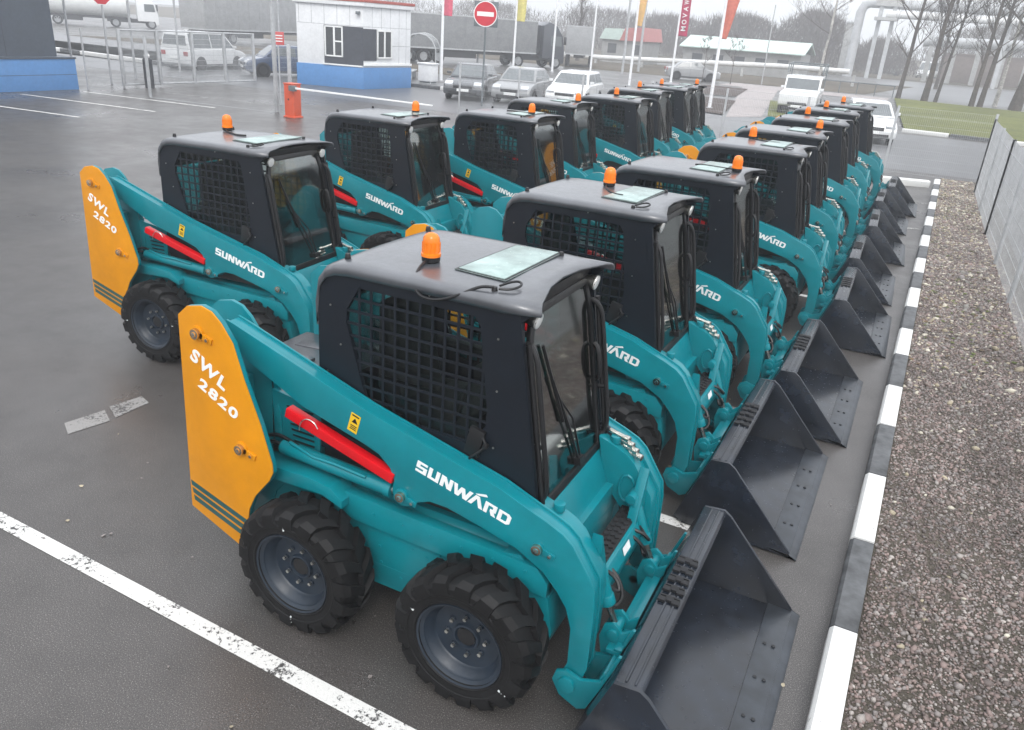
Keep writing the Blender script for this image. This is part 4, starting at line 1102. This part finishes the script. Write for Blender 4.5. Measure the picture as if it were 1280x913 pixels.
        m = MB(); m.box(r-.012, r+.08, s*(W/2-.22)-.13, s*(W/2-.22)+.15, .68, .88); m.build('tail_light', M['tail'], root, bevel=.02)
        for sx in (xr0+.15, mid, xf0+.02):
            m = MB(); m.box(sx-.007, sx+.007, min(s*(W/2-.01),s*(W/2+.0035)), max(s*(W/2-.01),s*(W/2+.0035)), .34, .86); m.build('door_gap', M['trim'], root, smooth=0)
        m = MB(); m.box(r+.95, f-1.0, min(s*(W/2-.01),s*(W/2+.006)), max(s*(W/2-.01),s*(W/2+.006)), .22, .31); m.build('sill', M['trim'], root, bevel=.004)
        m = MB(); m.tube([(mid+.30,s*(W/2+.004),.82),(mid+.45,s*(W/2+.012),.82)], .012, 6); m.build('door_handle', M[mat], root)
        for xw in (f-.82, r+.80):
            m = MB(); m.cyl((xw, s*(W/2-.12), rw), (xw, s*(W/2+.004), rw), rw*1.16, n=28); m.build('wheel_arch', M['trim'], root)
            car_wheel(root, xw, s*(W/2-.09), rw, .20)
    m = MB(); m.box(f-.06, f+.012, -W/2+.45, W/2-.45, .50, .62); m.box(f-.08, f+.006, -W/2+.25, W/2-.25, .27, .38); m.build('grille', M['trim'], root, bevel=.015)
    if plate:
        m = MB(); m.box(f+.0, f+.02, -.26, .26, .38, .49); m.build('number_plate', M['white'], root, bevel=.004)
    m = MB(); m.box(r-.02, r+.05, -.26, .26, .52, .63); m.build('number_plate', M['white'], root, bevel=.004)
    return root
M['screen'] = paint('car_window', (.10,.115,.12), .08, .1, spec=1.)  # window grey lightened, the sky's reflection put into its colour
H_ = lambda dx, dy: math.atan2(dy, dx)
car('dark grey sedan parked next to the guard booth, behind the no entry post', 'car', -16.05,29.65, H_(.30,-.95), 'cargrey')
car('silver sedan parked between the dark grey sedan and the white hatchback', 'car', -13.9,30.5, H_(.18,-.98), 'carsilver', L=4.5)
car('white hatchback parked right of the silver sedan', 'car', -11.75,31.4, H_(.15,-.99), 'carwhite', L=4.0, style='hatch')
car('grey car driving on the far road behind two flagpoles', 'car', -14.9,63.6, H_(.90,.42), 'carsilver', L=4.3, H=1.42)
car('white sedan parked at the road behind the farthest kerbside loader', 'car', .55,31.6, H_(.16,-.98), 'carwhite', L=4.6, H=1.42)
p = car('old white off-road vehicle with a rack frame, behind the kerbside row', 'off-roader', -3.25,40.9, H_(.05,-1), 'carwhite', L=4.2, W=1.78, H=1.78, style='suv')
mb = MB()
for s in (-1,1):
    mb.tube([(-2.0,s*.85,1.0),(-2.05,s*.88,2.35),(.1,s*.86,2.30),(.25,s*.84,1.9)], .03, 6); mb.tube([(-1.0,s*.87,1.9),(-1.0,s*.87,2.32)], .025, 6)
mb.tube([(-2.05,-.88,2.35),(-2.05,.88,2.35)], .03, 6); mb.tube([(.1,-.86,2.3),(.1,.86,2.3)], .03, 6); mb.build('rack', M['signback'], p)
car('white delivery van seen from its rear corner beyond the sliding gate', 'van', -31.0,28.2, H_(-.10,.99), 'carwhite', L=4.3, W=1.80, H=1.78, style='van', name='delivery_van')
car('dark blue hatchback beyond the gate next to the white booth', 'car', -26.6,29.0, H_(-.55,-.83), 'carblue', L=4.0, style='hatch')
car('silver car far off below the overhead pipeline', 'car', -3.9,135, H_(-.95,-.2), 'carsilver', L=4.5)
car('white van far off between the bare trees', 'van', 1.6,134, H_(-.2,-.98), 'carwhite', L=5, W=2, H=2.3, style='van', name='delivery_van')
car('small white car parked behind the white delivery van', 'car', -62,58, H_(.6,.8), 'carwhite', L=4.2, style='hatch')

M['curtain'] = paint('trailer_curtain', (.20,.205,.21), .5, .12); M['curtain2'] = paint('grey_trailer_curtain', (.30,.305,.31), .5, .12); M['truckdk'] = cpaint('dark_truck', (.035,.04,.052)); M['tank'] = paint('tank_shell', (.62,.63,.62), .35, .06)
def truck(label, x, y, heading, Lt, Ht, box, cabmat=None, tank=False, gap=.6, name='lorry'):
    """x,y = rear end of the trailer; +x forward"""
    root = empty(name, (x, y, 0), heading); tag(root, label, 'lorry')
    if tank:
        m = MB(); m.lathe([(0,0),(.7,.05),(1.12,.3),(1.18,.8),(1.18,Lt-.8),(1.12,Lt-.3),(.7,Lt-.05),(0,Lt)], (0,0,0), 28, axis='y')
        o = m.build('tank', M[box], root); o.matrix_local = Matrix(((0,1,0,0),(-1,0,0,0),(0,0,1,2.15),(0,0,0,1)))
    else:
        m = MB(); m.box(0, Lt, -1.25, 1.25, 1.05, Ht); body = m.build('curtain_side', M[box], root, bevel=.03)
        for k in range(1, int(Lt/1.4)):
            for q_ in (-1, 1):
                m = MB(); m.box(1.4*k-.03, 1.4*k+.03, min(q_*1.25,q_*1.262), max(q_*1.25,q_*1.262), 1.12, Ht-.12); m.build('strap', M[box], body, smooth=0)
        m = MB()
        for z in (1.05, Ht-.10): m.box(-.01, Lt+.01, -1.27, 1.27, z, z+.10)
        m.build('side_rail', M['post'], body, bevel=.01)
    m = MB(); m.box(.2, Lt, -.45, .45, .80, 1.03)
    for s in (-1,1): m.box(Lt*.30, Lt*.55, s*1.12-.03, s*1.12+.03, .50, .98)
    m.build('trailer_frame', M['trim'], root)
    xs = [.9, 2.15, 3.4]
    if cabmat:
        c = Lt+gap
        m = MB(); m.prism([(c,.75),(c,3.25),(c+.5,3.55),(c+1.2,3.35),(c+1.85,2.55),(c+2.1,1.5),(c+2.15,.45),(c+1.8,.38),(c+1.7,.75)], -1.22, 1.22); cb = m.build('cab', M[cabmat], root, bevel=.08)
        m = MB(); m.obox((c+2.0,0,2.08), [(.24,0,-.97),(0,1,0),(.97,0,.24)], (.42,1.05,.03)); m.build('windscreen', M['screen'], root, bevel=.01)
        for s in (-1,1):
            m = MB(); m.prism([(c+.75,1.75),(c+1.82,1.75),(c+1.72,2.5),(c+.75,2.5)], s*1.222, s*1.234); m.build('side_window', M['screen'], root, smooth=0)
            m = MB(); m.box(c+1.95,c+2.1,s*1.25-.0,s*1.25+s*.18 if s>0 else s*1.25+.0,1.9,2.5) if s > 0 else m.box(c+1.95,c+2.1,-1.43,-1.25,1.9,2.5); m.build('mirror', M['trim'], root, bevel=.02)
            m = MB(); m.box(c+2.1,c+2.17,s*.85-.2,s*.85+.2,.65,.85); m.build('headlight', M['headlight'], root, bevel=.02)
        m = MB(); m.box(Lt-2.4, c+1.6, -.45,.45,.55,.95); m.build('truck_frame', M['trim'], root)
        xs += [Lt-1.6, c+1.35]
    for xw in xs:
        for s in (-1,1): car_wheel(root, xw, s*1.05, .5, .30)
    return root
truck('long grey curtain trailer with a dark lorry cab, behind the parked sedans', -34.8,50.2, H_(.575,.818), 12.0, 3.55, 'curtain', 'truckdk')
truck('second grey trailer, just right of the dark lorry cab', -26.2,66.8, H_(-.35,.94), 8.0, 3.45, 'curtain2')
truck('big grey curtain trailer filling the lot left of the guard booth', -52,47, H_(-.1,.995), 13.6, 3.9, 'curtain2')
truck('pale tanker lorry with a white cab behind the stop sign', -83.6,53.5, H_(.60,.80), 10.5, 3.3, 'tank', 'carwhite', tank=True)

# ------------------------------------------------------------------ far buildings, pipes
M['greenroof'] = paint('pale_green_roof', (.50,.61,.56), .5, .08); M['farwall'] = paint('grey_render', (.30,.30,.295), .8, .12); M['housered'] = paint('red_roof_sheet', (.42,.14,.13), .5, .08)
b = empty('long_shed', (-21.7,85,0)); tag(b, 'long grey shed with a pale green roof beyond the verge', 'shed')
mb = MB(); mb.box(0,12,0,7,0,2.35); mb.build('wall', M['farwall'], b)
mb = MB(); mb.prism([(-.5,2.25),(-.5,2.35),(3.5,3.45),(7.5,2.35),(7.5,2.25),(3.5,3.3)], -.4, 12.4, plane='yz'); mb.build('roof', M['greenroof'], b)
for k in range(5):
    mb = MB(); mb.box(1+2.2*k,2.1+2.2*k,-.03,.0,.9,1.7); mb.build('window', M['dglass'], b)
b = empty('small_house', (-31.4,86,0)); tag(b, 'small house with one red and one green roof half, behind the lorries', 'house')
mb = MB(); mb.box(.1,4.9,0,6,0,2.5); mb.build('wall', M['farwall'], b)
mb = MB(); mb.prism([(-.2,2.4),(.35,3.5),(2.35,3.55),(2.6,2.4)], -.3, 6.3); mb.build('green_roof', M['greenroof'], b)
mb = MB(); mb.prism([(2.2,2.35),(2.75,3.65),(4.75,3.8),(5.1,2.4)], -.35, 6.35); mb.build('red_roof', M['housered'], b)
mb = MB(); mb.box(.8,1.8,-.02,.0,1.0,2.0); mb.box(3.8,4.8,-.02,0,1.0,2.0); mb.build('window', M['dglass'], b)
M['pipe'] = paint('pipe_wrap', (.46,.47,.48), .5, .12); M['pipew'] = paint('pipe_white', (.66,.66,.65), .5, .08)
b = empty('ground_pipe', (0,0,0)); tag(b, 'long white pipe on low supports running along the verge', 'pipe')
pp = [(-52,80,.40),(-28.9,80,.62),(-11,80,1.22),(-4.5,80,1.25)]
mb = MB(); mb.tube(pp, .24, 12); mb.build('pipe', M['pipew'], b)
for k in range(10):
    t = k/9; x = -50+46*t; mb = MB(); mb.box(x-.12,x+.12,79.85,80.15,0,.25+.72*t); mb.build('support', M['concrete'], b)
b = empty('pipe_bridge', (0,0,0)); tag(b, 'overhead pipeline carried high on columns behind the bare trees', 'pipeline')
mb = MB(); mb.tube([(-7.2,110,0),(-7.2,110,7.4),(-6.9,110,8.2),(-6.2,110,8.5),(11,109.5,8.3),(40,109,8.1)], .55, 14); mb.build('upper_pipe', M['pipe'], b)
mb = MB(); mb.tube([(-4.2,108.8,7.3),(12,108.3,7.2),(40,108,7.1)], .42, 12); mb.build('lower_pipe', M['pipew'], b)
for x in (-4.9,-3.4,9,20,31):
    mb = MB(); mb.box(x-.22,x+.22,109.2,109.8,0,8.3); mb.build('column', M['pipe'], b)
mb = MB(); mb.box(-5.4,-2.9,108,110.3,6.6,6.95); mb.box(-5.6,-2.6,109,110,8.2,9.0); mb.build('cross_head', M['concrete'], b)
b = empty('low_pipeline', (0,0,0)); tag(b, 'second pipeline on pale columns in front of the brown wall', 'pipeline')
mb = MB(); mb.tube([(.5,116,4.7),(40,113,5.4)], .6, 14); mb.build('pipe', M['pipe'], b)
for k in range(9):
    x = 1.5+2.7*k; mb = MB(); mb.box(x-.28,x+.28,115.5-.1*k,116.1-.1*k,0,4.4+.05*k); mb.build('column', M['concrete'], b)
M['brownwall'] = paint('brown_wall', (.16,.12,.105), .85, .15)
mb = MB(); mb.box(3,45,121,122,0,3.4); mb.box(2.8,45.2,120.9,122.1,3.4,3.6)
tag(mb.build('yard_wall', M['brownwall'], bevel=.02), 'brown yard wall far behind the pale pipeline columns', 'wall')
b = empty('silo', (0,0,0)); tag(b, 'pale square tower structure at the end of the overhead pipeline', 'tower')
mb = MB(); mb.box(-8.9,-7.3,114,116,0,6.2); mb.build('body', M['concrete'], b, bevel=.05)
mb = MB(); mb.box(-9.0,-7.2,113.9,116.1,6.2,6.4); mb.build('cap', M['pipe'], b)
# low railing on the verge
b = empty('railing', (0,0,0)); tag(b, 'low dark railing on the verge left of the bare trees', 'railing')
mb = MB(); mb.tube([(-6.5,66.2,.85),(.2,65.6,.85)], .04, 6); mb.build('rail', M['signback'], b)
for k in range(6):
    x = -6.4+1.3*k; mb = MB(); mb.tube([(x,66.2-.09*(x+6.4),0),(x,66.2-.09*(x+6.4),.86)], .035, 6); mb.build('post', M['signback'], b)

# ------------------------------------------------------------------ trees
M['bark'] = paint('dark_bark', (.075,.060,.050), .85, .3, bump=.8); M['twig'] = paint('twig_bark', (.085,.068,.060), .85, .3); M['birch'] = paint('birch_bark', (.46,.44,.41), .7, .35)
def tree(label, x, y, h, r, lean=(0,0), seed=0, group=None, start=.28, nb=11, bark='bark', name='bare_tree', spread=1., cat='tree'):
    rs = random.Random(seed)
    root = empty(name, (x, y, 0)); tag(root, label, cat, group)
    pts = []; n = 9
    wob = [rs.uniform(-.012,.012)*h for _ in range(n+1)]
    for i in range(n+1):
        t = i/n; pts.append(Vector((lean[0]*t+wob[i]*t, lean[1]*t+wob[n-i]*t, h*t)))
    mb = MB(); mb.tube(pts, [r*(1.25 if i == 0 else 1)*(1-.88*i/n) for i in range(n+1)], 9); mb.build('trunk', M[bark], root)
    mb = MB()
    def branch(p, d, L, rad, depth):
        k = 4; q = [p.copy()]; dd = d.copy()
        for i in range(k):
            dd = (dd+Vector((rs.uniform(-.22,.22),rs.uniform(-.22,.22),rs.uniform(-.02,.22)))).normalized(); q.append(q[-1]+dd*L/k)
        mb.tube(q, [rad*(1-.75*i/k) for i in range(k+1)], 5 if depth == 0 else 3)
        if depth < 3:
            for _ in range((6,5,4)[depth]):
                i = rs.randint(1, k); a = rs.uniform(0,6.28)
                s = (dd*.75+Vector((math.cos(a),math.sin(a),rs.uniform(-.1,.6)))*.75).normalized()
                branch(q[i], s, L*rs.uniform(.38,.6), max(rad*.45,.008), depth+1)
    for b_ in range(nb):
        t = start+(1-start)*(b_+rs.random()*.7)/nb; i = min(int(t*n), n-1); p = pts[i].lerp(pts[i+1], t*n-i)
        a = rs.uniform(0,6.28); el = rs.uniform(.45,1.1)
        d = Vector((math.cos(a),math.sin(a),el)).normalized()
        branch(p, d, h*rs.uniform(.17,.30)*spread*(1.15-t*.6), r*.36*(1.1-t*.7), 0)
    mb.build('crown', M['twig'], root, smooth=0)
    return root
G = 'bare trees along the lawn edge'
tree('bare tree standing at the left end of the lawn edge row', .5,65.1,15,.16,(.5,0),1,G,.16,18)
tree('thick forked bare tree, second from the left on the lawn edge', 2.3,63.9,16,.21,(.4,0),2,G,.16,18)
tree('thin leaning bare tree close beside the thick forked one', 3.05,65.2,14,.12,(1.1,0),3,G,.22,14)
tree('bare tree left of the pair standing close together', 5.3,62.2,15,.16,(.5,0),4,G,.16,18)
tree('bare tree right of the pair standing close together', 5.9,63.7,15,.17,(.6,.4),5,G,.16,18)
tree('pale slim birch behind the pair of bare trees', 7.0,66.5,15,.14,(.3,0),6,G,.3,9,'birch')
tree('thickest bare tree at the right end of the lawn edge', 8.1,64.0,16,.36,(1.4,0),7,G,.2,16)
tree('slim pale birch on the verge left of the pipeline tower', -6.2,72,13,.13,(.6,0),8,None,.3,9,'birch')
tree('bushy bare tree rising behind the second grey trailer', -32.5,82,7.2,.20,(0,0),9,None,.12,18,spread=1.3)
tree('thin staked sapling on the verge left of the magenta flag', -13.6,62,3.4,.035,(0,0),10,'saplings on the verge',.4,6,name='sapling')
tree('thin staked sapling on the verge right of the magenta flag', -11.6,63,3.3,.03,(0,0),11,'saplings on the verge',.4,6,name='sapling')
tree('small bare tree before the low end of the overhead pipeline', -9.0,100,8,.14,(0,0),12,None,.2,12,spread=1.2)
tree('broad bare tree behind the pair of lawn trees', 10.5,84,11,.22,(0,0),13,None,.2,12,spread=1.3)
tree('broad bare tree far behind the thick forked tree', 3.0,92,10,.18,(0,0),14,None,.2,12,spread=1.3)

# distant leafless wood, read as one grey mass
def wood(name, spots, seed):
    rs = np.random.default_rng(seed); V = []; F = []
    for (cx, cy, w, h, n) in spots:
        for _ in range(n):
            x = cx+rs.normal(0, w*.45); y = cy+rs.normal(0, 4); t = rs.random()**.8
            z = h*(1-((x-cx)/(w*1.25))**2)*t
            if z < .1: continue
            L = rs.uniform(.5,1.5); a = rs.normal(0,.5); wd = rs.uniform(.02,.05)
            dx, dz = math.sin(a)*L, math.cos(a)*L; o = len(V)
            V += [(x-wd,y,z),(x+wd,y,z),(x+dx,y+rs.normal(0,.3),z+dz)]; F.append((o,o+1,o+2))
    me = bpy.data.meshes.new(name); me.from_pydata(V, [], F); me.materials.append(M['twig'])
    o = bpy.data.objects.new(name, me); col.objects.link(o); return tag(o, kind='stuff')
wood('far_wood', [(-25,128,9,6.5,9000),(-14,126,7,7.5,9000),(-38,135,11,6,8000),(-5,132,5,4.5,4000),(-52,140,14,6.5,7000),(-75,140,16,6.5,7000),(12,150,14,8,9000),(35,150,16,8,8000),(-105,145,20,8,7000)], 3)

# ------------------------------------------------------------------ small ground litter
M['leaf'] = paint('dead_leaf', (.12,.075,.035), .7, .3); M['moss'] = paint('moss', (.10,.12,.03), .9, .3)
def leaf_litter():
    V = []; F = []; rs = np.random.default_rng(5)
    for q in range(760):
        if q < 160: x, y, zz, s = rs.uniform(-3,2.6), rs.uniform(-1.5,9), .0045, rs.uniform(.006,.016)
        else: y = rs.uniform(5.5,21); x, zz, s = rs.uniform(2.82+.024*y,4.0), .102, rs.uniform(.012,.034)
        a = rs.uniform(0,6.28); o = len(V)
        for k in range(5):
            t = a+k*1.257; V.append((x+s*math.cos(t)*rs.uniform(.6,1.3), y+s*math.sin(t)*rs.uniform(.6,1.3), .0+zz+rs.uniform(0,.008)))
        F.append(tuple(range(o, o+5)))
    me = bpy.data.meshes.new('litter'); me.from_pydata(V, [], F); me.materials.append(pale_c[1]); me.materials.append(st_c[1]); me.materials.append(M['leaf']); me.materials.append(M['moss'])
    me.polygons.foreach_set('material_index', [i % 2 if i < 160 else (0, 2, 3, 2, 3)[i % 5] for i in range(len(F))])
    o = bpy.data.objects.new('litter', me); col.objects.link(o); tag(o, kind='stuff')
leaf_litter()

# ------------------------------------------------------------------ haze
HAZE = .0027
me = bpy.data.meshes.new('haze'); t_ = MB(); t_.box(-150,110,-12,190,-1,17.5); me.from_pydata(t_.v, [], t_.f)
hz = bpy.data.objects.new('haze', me); col.objects.link(hz); tag(hz, kind='stuff')
hm = bpy.data.materials.new('haze_air'); hm.use_nodes = True; nt = hm.node_tree; nt.nodes.clear()
out = nt.nodes.new('ShaderNodeOutputMaterial'); pv = nt.nodes.new('ShaderNodeVolumePrincipled')
pv.inputs['Color'].default_value = (.93,.95,.98,1); pv.inputs['Density'].default_value = HAZE; pv.inputs['Anisotropy'].default_value = 0
nt.links.new(pv.outputs[0], out.inputs['Volume']); me.materials.append(hm)

# ------------------------------------------------------------------ light
SUN_EL, SUN_AZ = R(48), R(150)
w = bpy.data.worlds.new('World'); sc.world = w; w.use_nodes = True
nt = w.node_tree; n = nt.nodes; l = nt.links
sky = n.new('ShaderNodeTexSky'); sky.sky_type = 'NISHITA'; sky.sun_disc = False; sky.sun_elevation = SUN_EL; sky.sun_rotation = SUN_AZ; sky.air_density = 1.2; sky.dust_density = 4
hs = n.new('ShaderNodeHueSaturation'); hs.inputs['Saturation'].default_value = .18
mx = n.new('ShaderNodeMixRGB'); mx.inputs[0].default_value = .72; mx.inputs[2].default_value = (8.2,8.5,9.0,1)
l.new(sky.outputs[0], hs.inputs['Color']); l.new(hs.outputs[0], mx.inputs[1])
tc = n.new('ShaderNodeTexCoord'); sx = n.new('ShaderNodeSeparateXYZ'); l.new(tc.outputs['Generated'], sx.inputs[0])
mr = n.new('ShaderNodeMapRange'); mr.inputs['From Min'].default_value = 0; mr.inputs['From Max'].default_value = 1; mr.inputs['To Min'].default_value = 1.0; mr.inputs['To Max'].default_value = 2.05
l.new(sx.outputs['Z'], mr.inputs['Value'])
ml = n.new('ShaderNodeMixRGB'); ml.blend_type = 'MULTIPLY'; ml.inputs[0].default_value = 1
l.new(mx.outputs[0], ml.inputs[1]); l.new(mr.outputs[0], ml.inputs[2]); l.new(ml.outputs[0], n['Background'].inputs[0])
n['Background'].inputs[1].default_value = .105
sun = bpy.data.lights.new('sun', 'SUN'); sun.energy = .8; sun.angle = R(25); sun.color = (1,.97,.93)
so = bpy.data.objects.new('sun', sun); col.objects.link(so)
d = Vector((math.sin(SUN_AZ)*math.cos(SUN_EL), math.cos(SUN_AZ)*math.cos(SUN_EL), math.sin(SUN_EL)))
so.rotation_euler = d.to_track_quat('Z', 'Y').to_euler()

# ------------------------------------------------------------------ camera
cam = bpy.data.cameras.new('camera'); co = bpy.data.objects.new('camera', cam); col.objects.link(co); sc.camera = co
yaw, pit, rol = R(25.138), R(23.366), R(4.201)
fwd = Vector((-math.sin(yaw)*math.cos(pit), math.cos(yaw)*math.cos(pit), -math.sin(pit)))
rt = Vector((math.cos(yaw), math.sin(yaw), 0)); up = rt.cross(fwd)
r2 = rt*math.cos(rol)+up*math.sin(rol); u2 = up*math.cos(rol)-rt*math.sin(rol)
co.matrix_world = Matrix(((r2.x,u2.x,-fwd.x,2.4402),(r2.y,u2.y,-fwd.y,-3.419),(r2.z,u2.z,-fwd.z,3.1687),(0,0,0,1)))
cam.sensor_width = 36; cam.lens = 982.96/1280*36; cam.clip_end = 2000; cam.clip_start = .05

sc.view_settings.view_transform = 'Standard'; sc.view_settings.look = 'None'; sc.view_settings.gamma = 1; sc.view_settings.use_curve_mapping = False
sc.view_settings.exposure = 0.52
sc.cycles.use_denoising = True
sc.cycles.max_bounces = 6; sc.cycles.diffuse_bounces = 3; sc.cycles.glossy_bounces = 3; sc.cycles.transparent_max_bounces = 16; sc.cycles.volume_bounces = 1
sc.cycles.sample_clamp_indirect = 6
